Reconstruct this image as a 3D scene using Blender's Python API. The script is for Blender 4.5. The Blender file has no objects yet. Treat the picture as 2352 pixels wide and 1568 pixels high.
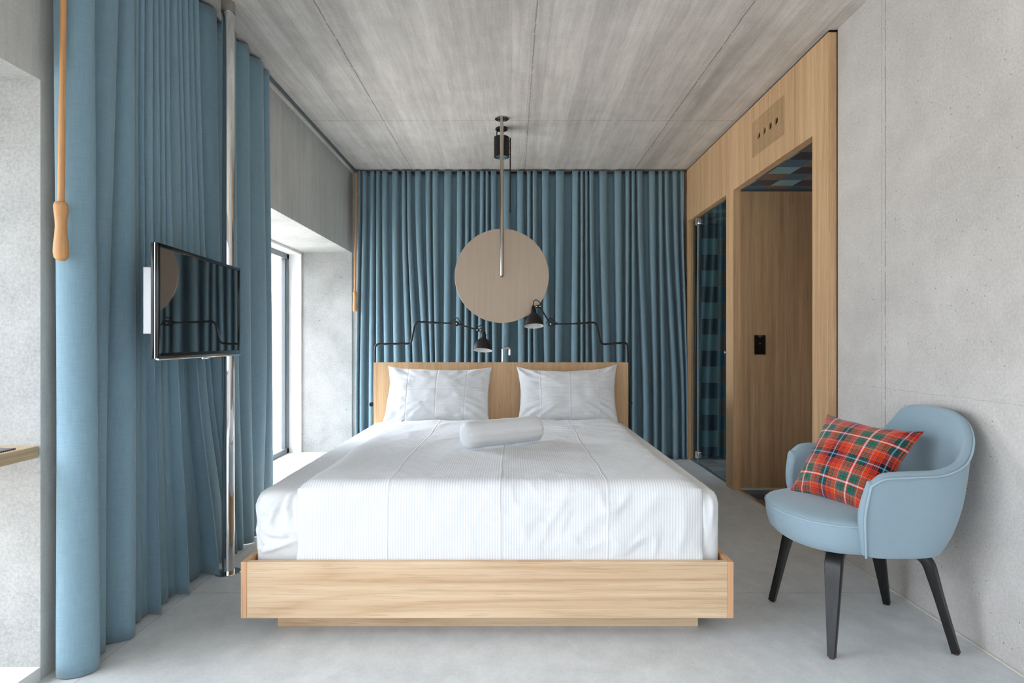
import bpy, bmesh, math, random
from mathutils import Vector, noise, Matrix
random.seed(7)
S = bpy.context.scene
COL = S.collection
F = 1400.0            # focal length in pixels of the 2352 px wide frame
H = 1.15              # eye height
CEIL = 2.834
WL, WR = -1.60, 1.755  # inner faces of the side walls
PI = math.pi

# ------------------------------------------------------------------ materials
class NT:
    def __init__(s, name):
        s.m = bpy.data.materials.new(name); s.m.use_nodes = True
        s.t = s.m.node_tree; s.t.nodes.clear()
        s.out = s.t.nodes.new('ShaderNodeOutputMaterial')
    def n(s, typ, ins=None, **kw):
        d = s.t.nodes.new(typ)
        for k, v in kw.items(): setattr(d, k, v)
        for k, v in (ins or {}).items():
            if isinstance(v, bpy.types.NodeSocket): s.t.links.new(v, d.inputs[k])
            elif v is not None: d.inputs[k].default_value = v
        return d
    def math(s, op, a, b=None, c=None, clamp=False):
        d = s.n('ShaderNodeMath', operation=op); d.use_clamp = clamp
        for i, v in enumerate((a, b, c)):
            if v is None: continue
            if isinstance(v, bpy.types.NodeSocket): s.t.links.new(v, d.inputs[i])
            else: d.inputs[i].default_value = v
        return d.outputs[0]
    def mix(s, f, a, b, mode='MIX'):
        d = s.n('ShaderNodeMix', data_type='RGBA', blend_type=mode)
        for i, v in ((0, f), (6, a), (7, b)):
            if isinstance(v, bpy.types.NodeSocket): s.t.links.new(v, d.inputs[i])
            else: d.inputs[i].default_value = v if i == 0 else C(v)
        return d.outputs[2]
    def ramp(s, f, stops, interp='LINEAR'):
        d = s.n('ShaderNodeValToRGB', {0: f}); r = d.color_ramp; r.interpolation = interp
        while len(r.elements) < len(stops): r.elements.new(0.5)
        for e, (p, c) in zip(r.elements, stops):
            e.position = p; e.color = C(c)
        return d.outputs[0]
    def noise(s, vec, scale=5, detail=4, rough=.55, dist=0.0):
        return s.n('ShaderNodeTexNoise', {'Vector': vec, 'Scale': scale, 'Detail': detail, 'Roughness': rough, 'Distortion': dist}).outputs[0]
    def pos(s, kind='Object'):
        return s.n('ShaderNodeTexCoord').outputs[kind]
    def world(s):
        return s.n('ShaderNodeNewGeometry').outputs['Position']
    def mapv(s, vec, scale=(1, 1, 1), rot=(0, 0, 0), loc=(0, 0, 0)):
        return s.n('ShaderNodeMapping', {'Vector': vec, 'Scale': scale, 'Rotation': rot, 'Location': loc}).outputs[0]
    def sep(s, vec):
        return s.n('ShaderNodeSeparateXYZ', {0: vec}).outputs
    def bump(s, h, strength=.3, dist=.01, normal=None):
        d = s.n('ShaderNodeBump', {'Height': h, 'Strength': strength, 'Distance': dist})
        if normal is not None: s.t.links.new(normal, d.inputs['Normal'])
        return d.outputs[0]
    def bsdf(s, color, rough=.5, metal=0.0, normal=None, spec=None, **kw):
        d = s.n('ShaderNodeBsdfPrincipled')
        def put(k, v):
            if isinstance(v, bpy.types.NodeSocket): s.t.links.new(v, d.inputs[k])
            else: d.inputs[k].default_value = v
        put('Base Color', color if isinstance(color, bpy.types.NodeSocket) else C(color))
        put('Roughness', rough); put('Metallic', metal)
        if spec is not None: put('Specular IOR Level', spec)
        if normal is not None: put('Normal', normal)
        for k, v in kw.items(): put(k.replace('_', ' '), v)
        s.t.links.new(d.outputs[0], s.out.inputs[0])
        return s.m

def lin(v): return v / 12.92 if v <= .04045 else ((v + .055) / 1.055) ** 2.4
def C(c):
    """sRGB 0-255 triple -> linear rgba; 4-tuples pass through."""
    if len(c) == 4: return c
    return tuple(lin(x / 255) for x in c) + (1,)

def simple(name, col, rough=.5, metal=0.0, spec=None, **kw):
    return NT(name).bsdf(col, rough, metal, spec=spec, **kw)

def seam(s, coord, at, half, wob=None):
    d = s.math('SUBTRACT', coord, at)
    if wob is not None: d = s.math('ADD', d, wob)
    return s.math('LESS_THAN', s.math('ABSOLUTE', d), half)

def concrete(name, c1, c2, streak=None, pits=1.0, seams=(), rough=.75, boards=None, pitcol=(98, 93, 88), bumpy=.25):
    s = NT(name); w = s.world(); x, y, z = s.sep(w)
    ax = {'x': x, 'y': y, 'z': z}
    big = s.noise(w, 1.3, 3, .6, .3)
    med = s.noise(w, 6, 4, .65)
    fine = s.noise(w, 90, 2, .7)
    f = s.math('ADD', s.math('MULTIPLY', big, .55), s.math('MULTIPLY', med, .35))
    f = s.math('ADD', f, s.math('MULTIPLY', fine, .12)); grain = s.noise(w, 320, 2, .6); f = s.math('ADD', f, s.math('MULTIPLY', s.math('SUBTRACT', s.math('ADD', grain, fine), 1.0), .35))
    if streak:
        st = s.noise(s.mapv(w, streak), 1, 5, .7)
        f = s.math('ADD', s.math('MULTIPLY', f, .62), s.math('MULTIPLY', st, .40))
        st2 = s.noise(s.mapv(w, tuple(v * 4 for v in streak)), 1, 3, .7)
        f = s.math('ADD', f, s.math('MULTIPLY', s.math('SUBTRACT', st2, .5), .25))
    if boards:
        axis, wd = boards
        idx = s.math('FLOOR', s.math('DIVIDE', ax[axis], wd))
        wn = s.n('ShaderNodeTexWhiteNoise', {'W': idx}, noise_dimensions='1D').outputs[0]
        patch = s.noise(s.mapv(w, (1.2, .5, 1)), 1, 3, .5)
        f = s.math('ADD', f, s.math('MULTIPLY', s.math('MULTIPLY', s.math('SUBTRACT', wn, .5), patch), .26))
        fr = s.math('FRACT', s.math('DIVIDE', ax[axis], wd))
        edge = s.math('MULTIPLY', s.math('LESS_THAN', fr, .02), s.math('GREATER_THAN', s.noise(s.mapv(w, (1, 1, 1)), 3, 4), .5))
        f = s.math('SUBTRACT', f, s.math('MULTIPLY', edge, .09))
    col = s.ramp(f, [(.30, c1), (.70, c2)])
    hgt = s.math('MULTIPLY', fine, .5)
    if pits:
        v = s.n('ShaderNodeTexVoronoi', {'Vector': w, 'Scale': 11.0})
        keep = s.math('GREATER_THAN', s.sep(v.outputs['Color'])[0], .62)
        p = s.math('LESS_THAN', s.math('ADD', v.outputs[0], s.math('MULTIPLY', fine, .05)), .052 * pits)
        p = s.math('MULTIPLY', p, keep)
        v2 = s.n('ShaderNodeTexVoronoi', {'Vector': w, 'Scale': 34.0})
        keep2 = s.math('GREATER_THAN', s.sep(v2.outputs['Color'])[1], .6)
        p2 = s.math('MULTIPLY', s.math('LESS_THAN', v2.outputs[0], .07 * pits), keep2)
        p = s.math('MAXIMUM', p, s.math('MULTIPLY', p2, .8))
        col = s.mix(p, col, pitcol)
        hgt = s.math('SUBTRACT', hgt, p)
    wob = s.math('MULTIPLY', s.math('SUBTRACT', s.noise(w, 14, 4), .5), .014)
    gate = s.math('ADD', s.math('MULTIPLY', s.math('GREATER_THAN', s.noise(w, 25, 4), .42), .7), .3)
    for (a, at, half, amt) in seams:
        m = s.math('MULTIPLY', s.math('MULTIPLY', seam(s, ax[a], at, half, wob), gate), amt)
        col = s.mix(m, col, (88, 84, 80))
        hgt = s.math('SUBTRACT', hgt, m)
    return s.bsdf(col, rough, normal=s.bump(hgt, bumpy, .004), spec=.3)

def oak(name, axis='z', tone=1.0, light=(214, 176, 132), dark=(176, 134, 92), scale=1.0, cathedral=False, rough=.5):
    s = NT(name); w = s.world()
    sc = {'z': (26, 26, .7), 'x': (.5, 20, 20), 'y': (20, .5, 20)}[axis]
    sc = tuple(v * scale for v in sc)
    sc2 = tuple(v * 5 for v in sc)
    a = s.noise(s.mapv(w, sc), 1, 5, .6, .5)
    b = s.noise(s.mapv(w, sc2), 1, 3, .7)
    f = s.math('ADD', s.math('MULTIPLY', a, .62), s.math('MULTIPLY', b, .38))
    if cathedral:
        r = s.noise(s.mapv(w, (.20, 1, 1.9)), 1.0, 1.2, .4, .1)
        jit = s.noise(s.mapv(w, (2, 1, 40)), 1.0, 2, .5)
        g = s.math('PINGPONG', s.math('ADD', s.math('MULTIPLY', r, 78.0), s.math('MULTIPLY', jit, 1.1)), 1.0)
        g = s.math('POWER', g, 2.0)
        f = s.math('ADD', s.math('MULTIPLY', f, .75), s.math('MULTIPLY', s.math('SUBTRACT', 1.0, g), .11))
        k = s.noise(s.mapv(w, (1.5, 1, 30)), 1, 3, .6, .5)
        f = s.math('SUBTRACT', f, s.math('MULTIPLY', s.math('GREATER_THAN', k, .66), .10))
    else:
        pl = s.math('FLOOR', s.math('MULTIPLY', s.sep(w)[{'z': 1, 'x': 2, 'y': 2}[axis]], 7.0))
        wn = s.n('ShaderNodeTexWhiteNoise', {'W': pl}, noise_dimensions='1D').outputs[0]
        f = s.math('ADD', f, s.math('MULTIPLY', s.math('SUBTRACT', wn, .5), .07))
        if axis == 'z':
            wx = s.noise(s.mapv(w, (5, 5, .25)), 1, 3, .5, 1.0)
            f = s.math('ADD', f, s.math('MULTIPLY', s.math('SUBTRACT', wx, .5), .35))
    col = s.ramp(f, [(.30, dark), (.64, light)])
    pore = s.noise(s.mapv(w, tuple(v * 9 for v in sc)), 1, 2, .5)
    col = s.mix(s.math('MULTIPLY', s.math('GREATER_THAN', pore, .62), .22), col, tuple(int(v * .72) for v in dark))
    return s.bsdf(col, rough, normal=s.bump(f, .12, .002), spec=.35)

def tiles(name, ax1, ax2, o1, o2, size, swap=False, rough=.25):
    """glazed square tiles in navy / brown / teal / steel blue, two-step offset between columns"""
    s = NT(name); w = s.world(); xyz = dict(zip('xyz', s.sep(w)))
    a = s.math('DIVIDE', s.math('SUBTRACT', xyz[ax1], o1), size)
    b = s.math('DIVIDE', s.math('SUBTRACT', xyz[ax2], o2), size)
    ia, ib = s.math('FLOOR', a), s.math('FLOOR', b)
    idx = s.math('ADD', ia, s.math('MULTIPLY', ib, 2.0)) if not swap else s.math('ADD', ib, s.math('MULTIPLY', ia, 2.0))
    k = s.math('DIVIDE', s.math('ADD', s.math('FLOORED_MODULO', idx, 4.0), .5), 4.0)
    col = s.ramp(k, [(0, (112, 96, 88)), (.25, (24, 48, 72)), (.5, (54, 100, 128)), (.75, (116, 166, 176))], 'CONSTANT')
    fa, fb = s.math('FRACT', a), s.math('FRACT', b)
    e = .011
    g = s.math('MAXIMUM', s.math('GREATER_THAN', s.math('ABSOLUTE', s.math('SUBTRACT', fa, .5)), .5 - e),
               s.math('GREATER_THAN', s.math('ABSOLUTE', s.math('SUBTRACT', fb, .5)), .5 - e))
    col = s.mix(g, col, (140, 138, 128))
    return s.bsdf(col, s.math('ADD', s.math('MULTIPLY', g, .5), rough), normal=s.bump(s.math('SUBTRACT', 1.0, g), .2, .001))

def fabric(name, c1, c2, freq=900.0, rough=.9, sheen=.3, bump=.25, use='UV', slub=True):
    s = NT(name); uv = s.pos('UV') if use == 'UV' else s.world()
    x, y, z = s.sep(uv)
    wx = s.math('SINE', s.math('MULTIPLY', x, freq)); wy = s.math('SINE', s.math('MULTIPLY', y, freq))
    wv = s.math('ADD', s.math('MULTIPLY', s.math('MULTIPLY', wx, wy), .5), .5)
    n = s.noise(s.mapv(uv, (14, 380, 14)), 1, 3, .7)
    n2 = s.noise(s.mapv(uv, (380, 14, 14)), 1, 3, .7)
    f = s.math('ADD', s.math('MULTIPLY', wv, .3), s.math('MULTIPLY', s.math('ADD', n, n2), .35 if slub else .15))
    col = s.ramp(f, [(.2, c1), (.8, c2)])
    return s.bsdf(col, rough, normal=s.bump(f, bump, .0015), spec=.15, Sheen_Weight=sheen, Sheen_Roughness=.4)

def stripes(name, use_v=False, period=.0105, creases=(), hcreases=(), contrast=15, base=234):
    s = NT(name); uv = s.pos('UV'); x, y, z = s.sep(uv)
    c = y if use_v else x
    w = s.math('SINE', s.math('MULTIPLY', c, 2 * PI / period))
    st = s.math('ADD', s.math('MULTIPLY', w, .5), .5)
    col = s.ramp(st, [(.35, (base - contrast - 2, base - contrast, base - contrast + 2)), (.65, (base - 2, base, base + 1))])
    wr = s.noise(uv, 9, 5, .6, 1.2)
    h = s.math('MULTIPLY', wr, 1.5)
    for cc, at in [(x, q) for q in creases] + [(y, q) for q in hcreases]:
        wob = s.math('MULTIPLY', s.math('SUBTRACT', s.noise(uv, 2.5, 2), .5), .02)
        d = s.math('ABSOLUTE', s.math('ADD', s.math('SUBTRACT', cc, at), wob))
        r = s.math('SUBTRACT', 1.0, s.math('DIVIDE', d, .006), clamp=True)
        h = s.math('ADD', h, s.math('MULTIPLY', r, 1.3))
    h = s.math('ADD', h, s.math('MULTIPLY', st, .10))
    return s.bsdf(col, .75, normal=s.bump(h, .35, .006), spec=.2, Sheen_Weight=.15)

def plain_white(name, base=230, wr=.5):
    s = NT(name); p = s.world()
    n = s.noise(p, 7, 5, .6, 1.5)
    return s.bsdf((base - 2, base, base + 1), .8, normal=s.bump(n, wr, .01), spec=.2, Sheen_Weight=.15)

def arch_glass(name, tint=(1, 1, 1, 1), edge=None):
    """clear pane: fresnel mix of see-through and mirror reflection"""
    s = NT(name)
    fc = s.n('ShaderNodeLayerWeight', {'Blend': .5}).outputs['Facing']
    fr = s.math('ADD', s.math('MULTIPLY', s.math('POWER', fc, 5.0), .96), .04)
    t = s.n('ShaderNodeBsdfTransparent', {0: tint}).outputs[0]
    g = s.n('ShaderNodeBsdfGlossy', {'Color': (1, 1, 1, 1), 'Roughness': 0.0}).outputs[0]
    m = s.n('ShaderNodeMixShader', {0: fr, 1: t, 2: g})
    s.t.links.new(m.outputs[0], s.out.inputs[0])
    return s.m

def tartan(name, pu=.51, ou=.42, pv=.52, ov=.49):
    s = NT(name); uv = s.pos('UV'); x, y, z = s.sep(uv)
    LB, NV, BK, RD, YL, SL, GR, WH = (112, 176, 206), (20, 24, 38), (26, 20, 26), (206, 60, 32), (230, 160, 50), (98, 84, 116), (28, 104, 84), (238, 214, 214)
    sett = [(0, LB), (.022, NV), (.17, RD), (.215, BK), (.24, RD), (.275, BK), (.30, RD), (.335, BK), (.36, RD), (.55, YL), (.575, SL), (.64, RD), (.655, BK),
            (.675, GR), (.79, BK), (.815, GR), (.91, BK), (.925, (200, 50, 40)), (.965, WH)]
    def band(c, per, off):
        t = s.math('PINGPONG', s.math('MULTIPLY', s.math('SUBTRACT', c, off), 2 / per), 1.0)
        return s.ramp(t, sett, 'CONSTANT')
    a, b = band(x, pu, ou), band(y, pv, ov)
    tw = s.math('FRACT', s.math('MULTIPLY', s.math('ADD', x, y), 130.0))
    tw = s.math('ADD', s.math('MULTIPLY', s.math('GREATER_THAN', tw, .5), .3), .35)
    col = s.mix(tw, a, b)
    return s.bsdf(col, .9, normal=s.bump(tw, .15, .001), spec=.15, Sheen_Weight=.3)

M = {}
M['wall_r'] = concrete('pale concrete', (178, 174, 169), (212, 208, 203), pits=1.25, seams=[('y', 2.865, .0035, .5), ('y', 2.893, .0025, .35), ('z', .93, .0012, .25)])
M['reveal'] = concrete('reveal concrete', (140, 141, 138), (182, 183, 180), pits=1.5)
M['ceiling'] = concrete('board marked concrete', (172, 165, 157), (224, 217, 208), streak=(9, .55, 2), pits=0, boards=('x', .105),
                        seams=[('x', -.98, .0035, .6), ('x', .125, .0035, .5), ('x', 1.2, .0035, .6), ('y', 4.65, .003, .5)], bumpy=.6)
M['header'] = concrete('grey streaked concrete', (176, 177, 174), (210, 210, 205), streak=(12, 12, .6), pits=0.0, bumpy=.3)
M['floor'] = concrete('smooth concrete floor', (190, 194, 195), (224, 228, 229), streak=(3.0, 2.2, 1), pits=0, seams=[('y', 2.79, .002, .45), ('x', -1.475, .002, .4)], rough=.42, bumpy=.06)
M['white'] = simple('white lining', (238, 238, 236), .6)
M['sill'] = simple('pale sill', (225, 225, 222), .5)
M['oak'] = oak('oak veneer upright', 'z', light=(222, 186, 144), dark=(186, 148, 108))
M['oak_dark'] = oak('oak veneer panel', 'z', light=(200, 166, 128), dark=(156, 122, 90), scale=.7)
M['oak_x'] = oak('solid oak board', 'x', light=(232, 208, 176), dark=(194, 160, 124), cathedral=True)
M['oak_y'] = oak('solid oak rail', 'y', light=(226, 190, 148), dark=(190, 148, 108))
M['oak_desk'] = oak('oak shelf', 'y', light=(196, 172, 138), dark=(150, 126, 96))
M['oak_end'] = oak('oak end grain', 'z', light=(224, 180, 138), dark=(198, 150, 112), scale=.6)
M['wand'] = oak('oiled wood', 'z', light=(212, 164, 114), dark=(176, 126, 80))
M['curtain'] = fabric('blue wool curtain', (94, 126, 141), (146, 173, 185), freq=3400)
M['chair'] = fabric('grey blue upholstery', (134, 156, 168), (186, 204, 212), freq=1900, slub=False, bump=.3)
M['piping'] = simple('upholstery piping', (158, 178, 189), .9)
M['duvet'] = stripes('striped cotton', creases=(-.487, -.045, .375))
M['pillow'] = stripes('striped pillow cotton', use_v=True, period=.009, creases=(.16, .37, .58), hcreases=(.24,), contrast=10)
M['bolster'] = stripes('satin stripe cotton', use_v=True, period=.05, contrast=5, base=232)
M['sheet'] = plain_white('white cotton sheet')
M['black'] = simple('matt black metal', (30, 29, 29), .45, .2)
M['blackwood'] = oak('black stained ash', 'z', light=(34, 33, 33), dark=(12, 12, 12), rough=.35)
M['blackgloss'] = simple('black gloss plastic', (10, 10, 11), .12)
M['screen'] = simple('television screen glass', (8, 10, 13), .03, IOR=2.7)
M['chrome'] = simple('polished chrome', (225, 225, 225), .04, 1.0)
M['steel'] = simple('brushed steel', (190, 184, 174), .22, 1.0)
M['alu'] = simple('pale aluminium', (196, 197, 198), .35, .6)
M['mirror_back'] = None
M['frame'] = simple('grey window frame', (112, 118, 122), .4, .3)
M['lampwhite'] = simple('white enamel', (228, 228, 226), .4)
M['glass'] = arch_glass('clear window glass')
M['shower_glass'] = arch_glass('shower glass', (.90, .95, .95, 1))
M['rail'] = simple('rail metal', (120, 128, 134), .35, .8)
M['silicone'] = simple('pale sealant', (205, 201, 190), .6)
M['dark'] = simple('dark cavity', (14, 12, 11), .9)
M['tartan'] = tartan('tartan wool')
M['tag'] = simple('white care tag', (225, 222, 220), .8)
M['foot'] = simple('brown leg glide', (96, 60, 54), .5)
TS = .1605
M['tile_wall'] = tiles('tiles back wall', 'x', 'z', 1.74, 2.182 - 20 * TS, TS)
M['tile_side'] = tiles('tiles side wall', 'y', 'z', 6.12, 2.182 - 20 * TS, TS)
M['tile_ceil'] = tiles('tiles ceiling', 'x', 'y', 1.777 - TS, 4.62 - 20 * .165, .163, swap=True, rough=.3)
M['tile_floor'] = tiles('tiles floor', 'x', 'y', 1.777 - TS, 4.62 - 20 * .165, .163, swap=True, rough=.35)
# brushed champagne mirror back
s = NT('brushed champagne metal'); w = s.world()
n = s.noise(s.mapv(w, (160, 160, 2)), 1, 3, .6)
M['mirror_back'] = s.bsdf(s.ramp(n, [(.3, (176, 158, 139)), (.7, (184, 166, 146))]), .42, .35, normal=s.bump(n, .04, .001))
# ribbed dark mat
s = NT('ribbed woven mat'); x, y, z = s.sep(s.world())
r = s.math('ABSOLUTE', s.math('SINE', s.math('MULTIPLY', y, PI / .008)))
M['mat'] = s.bsdf(s.ramp(r, [(.2, (38, 34, 38)), (.7, (128, 124, 128))]), .9, normal=s.bump(r, .6, .003))

# ------------------------------------------------------------------ mesh helpers
def box(bm, x0, x1, y0, y1, z0, z1, bev=0.0):
    t = bmesh.new()
    bmesh.ops.create_cube(t, size=1)
    for v in t.verts:
        v.co = Vector(((x0 + x1) / 2 + v.co.x * (x1 - x0), (y0 + y1) / 2 + v.co.y * (y1 - y0), (z0 + z1) / 2 + v.co.z * (z1 - z0)))
    if bev: bmesh.ops.bevel(t, geom=t.edges[:], offset=bev, segments=2, affect='EDGES', profile=.6)
    merge(bm, t)
def merge(bm, t):
    me = bpy.data.meshes.new('tmp'); t.to_mesh(me); t.free(); bm.from_mesh(me); bpy.data.meshes.remove(me)
def B(*a, **k):
    bm = bmesh.new(); box(bm, *a, **k); return bm
def frame_at(p, d):
    d = d.normalized(); up = Vector((0, 0, 1)) if abs(d.z) < .95 else Vector((0, 1, 0))
    a = d.cross(up).normalized(); return a, a.cross(d).normalized()
def tube(bm, pts, r, seg=16, cap=True):
    pts = [Vector(p) for p in pts]; n = len(pts)
    rs = r if isinstance(r, (list, tuple)) else [r] * n
    rings = []; a = None
    for i, p in enumerate(pts):
        d = (pts[min(i + 1, n - 1)] - pts[max(i - 1, 0)])
        d.normalize()
        if a is None: a, b = frame_at(p, d)
        else:
            a = (a - d * a.dot(d)).normalized(); b = a.cross(d).normalized()
        rings.append([bm.verts.new(p + (a * math.cos(2 * PI * k / seg) + b * math.sin(2 * PI * k / seg)) * rs[i]) for k in range(seg)])
    for i in range(n - 1):
        for k in range(seg):
            bm.faces.new((rings[i][k], rings[i][(k + 1) % seg], rings[i + 1][(k + 1) % seg], rings[i + 1][k]))
    if cap:
        bm.faces.new(rings[0][::-1]); bm.faces.new(rings[-1])
def T(pts, r, seg=16):
    bm = bmesh.new(); tube(bm, pts, r, seg); return bm
def lathe(bm, prof, origin, axis=(0, 0, 1), seg=40, close=False):
    """prof: list of (radius, along axis)"""
    o = Vector(origin); d = Vector(axis).normalized(); a, b = frame_at(o, d)
    rings = []
    for r, h in prof:
        rings.append([bm.verts.new(o + d * h + (a * math.cos(2 * PI * k / seg) + b * math.sin(2 * PI * k / seg)) * max(r, 1e-5)) for k in range(seg)])
    for i in range(len(rings) - 1):
        for k in range(seg):
            bm.faces.new((rings[i][k], rings[i][(k + 1) % seg], rings[i + 1][(k + 1) % seg], rings[i + 1][k]))
    if prof[0][0] > 1e-4 and not close: bm.faces.new(rings[0][::-1])
    if prof[-1][0] > 1e-4 and not close: bm.faces.new(rings[-1])
def L(prof, origin, axis=(0, 0, 1), seg=40, close=False):
    bm = bmesh.new(); lathe(bm, prof, origin, axis, seg, close); return bm
def catmull(pts, n):
    pts = [Vector(p) for p in pts]; out = []
    for i in range(len(pts) - 1):
        p0, p1, p2, p3 = pts[max(i - 1, 0)], pts[i], pts[i + 1], pts[min(i + 2, len(pts) - 1)]
        for k in range(n):
            t = k / n
            out.append(.5 * ((2 * p1) + (p2 - p0) * t + (2 * p0 - 5 * p1 + 4 * p2 - p3) * t * t + (3 * p1 - p0 - 3 * p2 + p3) * t ** 3))
    out.append(pts[-1]); return out
def rounded(pts, r, n=6):
    """polyline with corners rounded"""
    pts = [Vector(p) for p in pts]; out = [pts[0]]
    for i in range(1, len(pts) - 1):
        a, b, c = pts[i - 1], pts[i], pts[i + 1]
        ra = min(r, (a - b).length * .49); rc = min(r, (c - b).length * .49)
        p, q = b + (a - b).normalized() * ra, b + (c - b).normalized() * rc
        for k in range(n + 1):
            t = k / n
            out.append(p * (1 - t) ** 2 + b * 2 * t * (1 - t) + q * t * t)
    out.append(pts[-1]); return out
def grid(bm, P, uv=None, closed_u=False):
    """P[i][j] points -> quads; uv same shape"""
    V = [[bm.verts.new(p) for p in row] for row in P]
    lay = bm.loops.layers.uv.verify()
    ni, nj = len(V), len(V[0])
    for i in range(ni - 1):
        for j in range(nj if closed_u else nj - 1):
            j2 = (j + 1) % nj
            q = [(i, j), (i, j2), (i + 1, j2), (i + 1, j)]
            f = bm.faces.new([V[a][b] for a, b in q])
            if uv:
                for l, (a, b) in zip(f.loops, q): l[lay].uv = uv[a][b]
    return V

def obj(name, bm, mat, parent=None, smooth=False, mods=None):
    """link one mesh; world-space geometry, origin at parent's base or own base"""
    bmesh.ops.recalc_face_normals(bm, faces=bm.faces[:])
    if parent is not None: o0 = ORIG[parent.name]
    else:
        xs = [v.co for v in bm.verts]
        mn = Vector([min(v[i] for v in xs) for i in range(3)]); mx = Vector([max(v[i] for v in xs) for i in range(3)])
        o0 = Vector(((mn.x + mx.x) / 2, (mn.y + mx.y) / 2, mn.z))
    for v in bm.verts: v.co -= o0
    me = bpy.data.meshes.new(name); bm.to_mesh(me); bm.free()
    if smooth:
        for p in me.polygons: p.use_smooth = True
        if smooth == 'auto': me.set_sharp_from_angle(angle=math.radians(35))
    o = bpy.data.objects.new(name, me); COL.objects.link(o)
    me.materials.append(mat)
    if parent is not None: o.parent = parent
    else: o.location = o0
    ORIG[o.name] = o0
    for (t, kw) in (mods or []):
        m = o.modifiers.new(t.lower(), t)
        for k, v in kw.items(): setattr(m, k, v)
    return o
ORIG = {}
def sub(name, bm, mat, part, **kw):
    """sub-part: child of a mesh part; the part sits at its root's origin"""
    o = obj(name, bm, mat, part, **kw); return o
def thing(name, label, cat, loc, group=None):
    o = bpy.data.objects.new(name, None); COL.objects.link(o); o.location = loc; o.empty_display_size = .1
    ORIG[o.name] = Vector(loc); o['label'] = label; o['category'] = cat
    if group: o['group'] = group
    return o
def tag(o, label, cat, group=None):
    o['label'] = label; o['category'] = cat
    if group: o['group'] = group
    return o
def struct(name, bm, mat, label, cat, parent=None, **kw):
    o = obj(name, bm, mat, parent, **kw)
    o['kind'] = 'structure'; o['label'] = label; o['category'] = cat
    return o
# obj() writes part positions relative to the root; a sub-part's parent is a part whose own matrix is identity in the root
SUBORIG = ORIG

# ------------------------------------------------------------------ room shell
Y0 = -2.6; YB = 6.12
NEAR = (-1.7, 2.068); FAR = (3.45, 6.09)      # window niches in the left wall
XO = -2.28; ZS, ZH = .046, 2.037
bm = bmesh.new(); box(bm, XO - .05, 3.2, Y0 - .3, YB + .4, -.2, 0)
struct('floor', bm, M['floor'], 'smooth pale grey concrete floor', 'floor')
bm = bmesh.new(); box(bm, XO - .05, 3.2, Y0 - .3, YB + .4, CEIL, CEIL + .2)
struct('ceiling', bm, M['ceiling'], 'board marked raw concrete ceiling', 'ceiling')
bm = bmesh.new()
box(bm, XO, WL, Y0, YB + .2, ZH, CEIL)                       # continuous header
box(bm, XO, WL, NEAR[1], FAR[0], 0, ZH)
box(bm, XO, WL, Y0, NEAR[0], 0, ZH)
box(bm, XO, WL, FAR[1], YB + .2, 0, ZH)
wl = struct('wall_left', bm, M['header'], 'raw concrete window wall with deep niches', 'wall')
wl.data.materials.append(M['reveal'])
for p in wl.data.polygons:                                   # reveals and soffits are smoother, their colour darkened to offset the strong window light
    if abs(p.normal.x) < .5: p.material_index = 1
bm = bmesh.new(); box(bm, WR, WR + .25, Y0, 3.284, 0, CEIL)
struct('wall_right', bm, M['wall_r'], 'pale raw concrete wall with small air holes', 'wall')
bm = bmesh.new(); box(bm, XO, 3.2, YB, YB + .2, 0, CEIL)
struct('wall_back', bm, M['wall_r'], 'concrete wall behind the back curtain', 'wall')
# rear wall (behind the viewer) with its own wide window
RW = (-1.45, 1.65, .70, 2.55)
bm = bmesh.new()
box(bm, XO, RW[0], Y0 - .2, Y0, 0, CEIL); box(bm, RW[1], WR + .25, Y0 - .2, Y0, 0, CEIL)
box(bm, RW[0], RW[1], Y0 - .2, Y0, 0, RW[2]); box(bm, RW[0], RW[1], Y0 - .2, Y0, RW[3], CEIL)
struct('wall_rear', bm, M['wall_r'], 'concrete wall behind the viewpoint', 'wall')

def window(name, y0, y1, z0, z1, x, label, mull=()):
    w = bpy.data.objects.new(name, None); COL.objects.link(w)
    w.location = (x, (y0 + y1) / 2, z0); ORIG[w.name] = Vector(w.location)
    w['kind'] = 'structure'; w['label'] = label; w['category'] = 'window'
    b = bmesh.new(); f = .05
    box(b, x, x + .06, y0, y0 + f, z0, z1, bev=.003); box(b, x, x + .06, y1 - f, y1, z0, z1, bev=.003)
    box(b, x, x + .06, y0, y1, z0, z0 + f, bev=.003); box(b, x, x + .06, y0, y1, z1 - f, z1, bev=.003)
    for m in mull: box(b, x, x + .06, m - .03, m + .03, z0, z1, bev=.003)
    box(b, x + .012, x + .048, y1 - f - .02, y1 - f, z0 + f, z1 - f, bev=.002)
    obj('window_frame', b, M['frame'], w)
    obj('window_pane', B(x + .026, x + .034, y0 + .03, y1 - .03, z0 + .03, z1 - .03), M['glass'], w)
    return w
LT = .022
for k, (a, b_, nm, lb) in enumerate(((FAR[0], FAR[1], 'window_1', 'full height window in the far niche'),
                                      (NEAR[0], NEAR[1], 'window_2', 'window in the near niche beside the shelf'))):
    window(nm, a + LT, b_ - LT, ZS, ZH - LT, XO, lb, mull=((a + b_) / 2,))
    b = bmesh.new()      # white lining between concrete and frame
    box(b, XO + .001, -2.10, b_ - LT, b_ - .001, ZS, ZH - .001); box(b, XO + .001, -2.10, a + .001, a + LT, ZS, ZH - .001)
    box(b, XO + .001, -2.10, a + LT, b_ - LT, ZH - LT, ZH - .001)
    struct('trim_%d' % (k + 1), b, M['white'], 'white lining around ' + ('far window' if k == 0 else 'near window'), 'trim')
    struct('sill_%d' % (k + 1), B(XO, WL, a, b_, 0, ZS), M['sill'], 'low pale step under the ' + ('far window' if k == 0 else 'near window'), 'sill')
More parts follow.
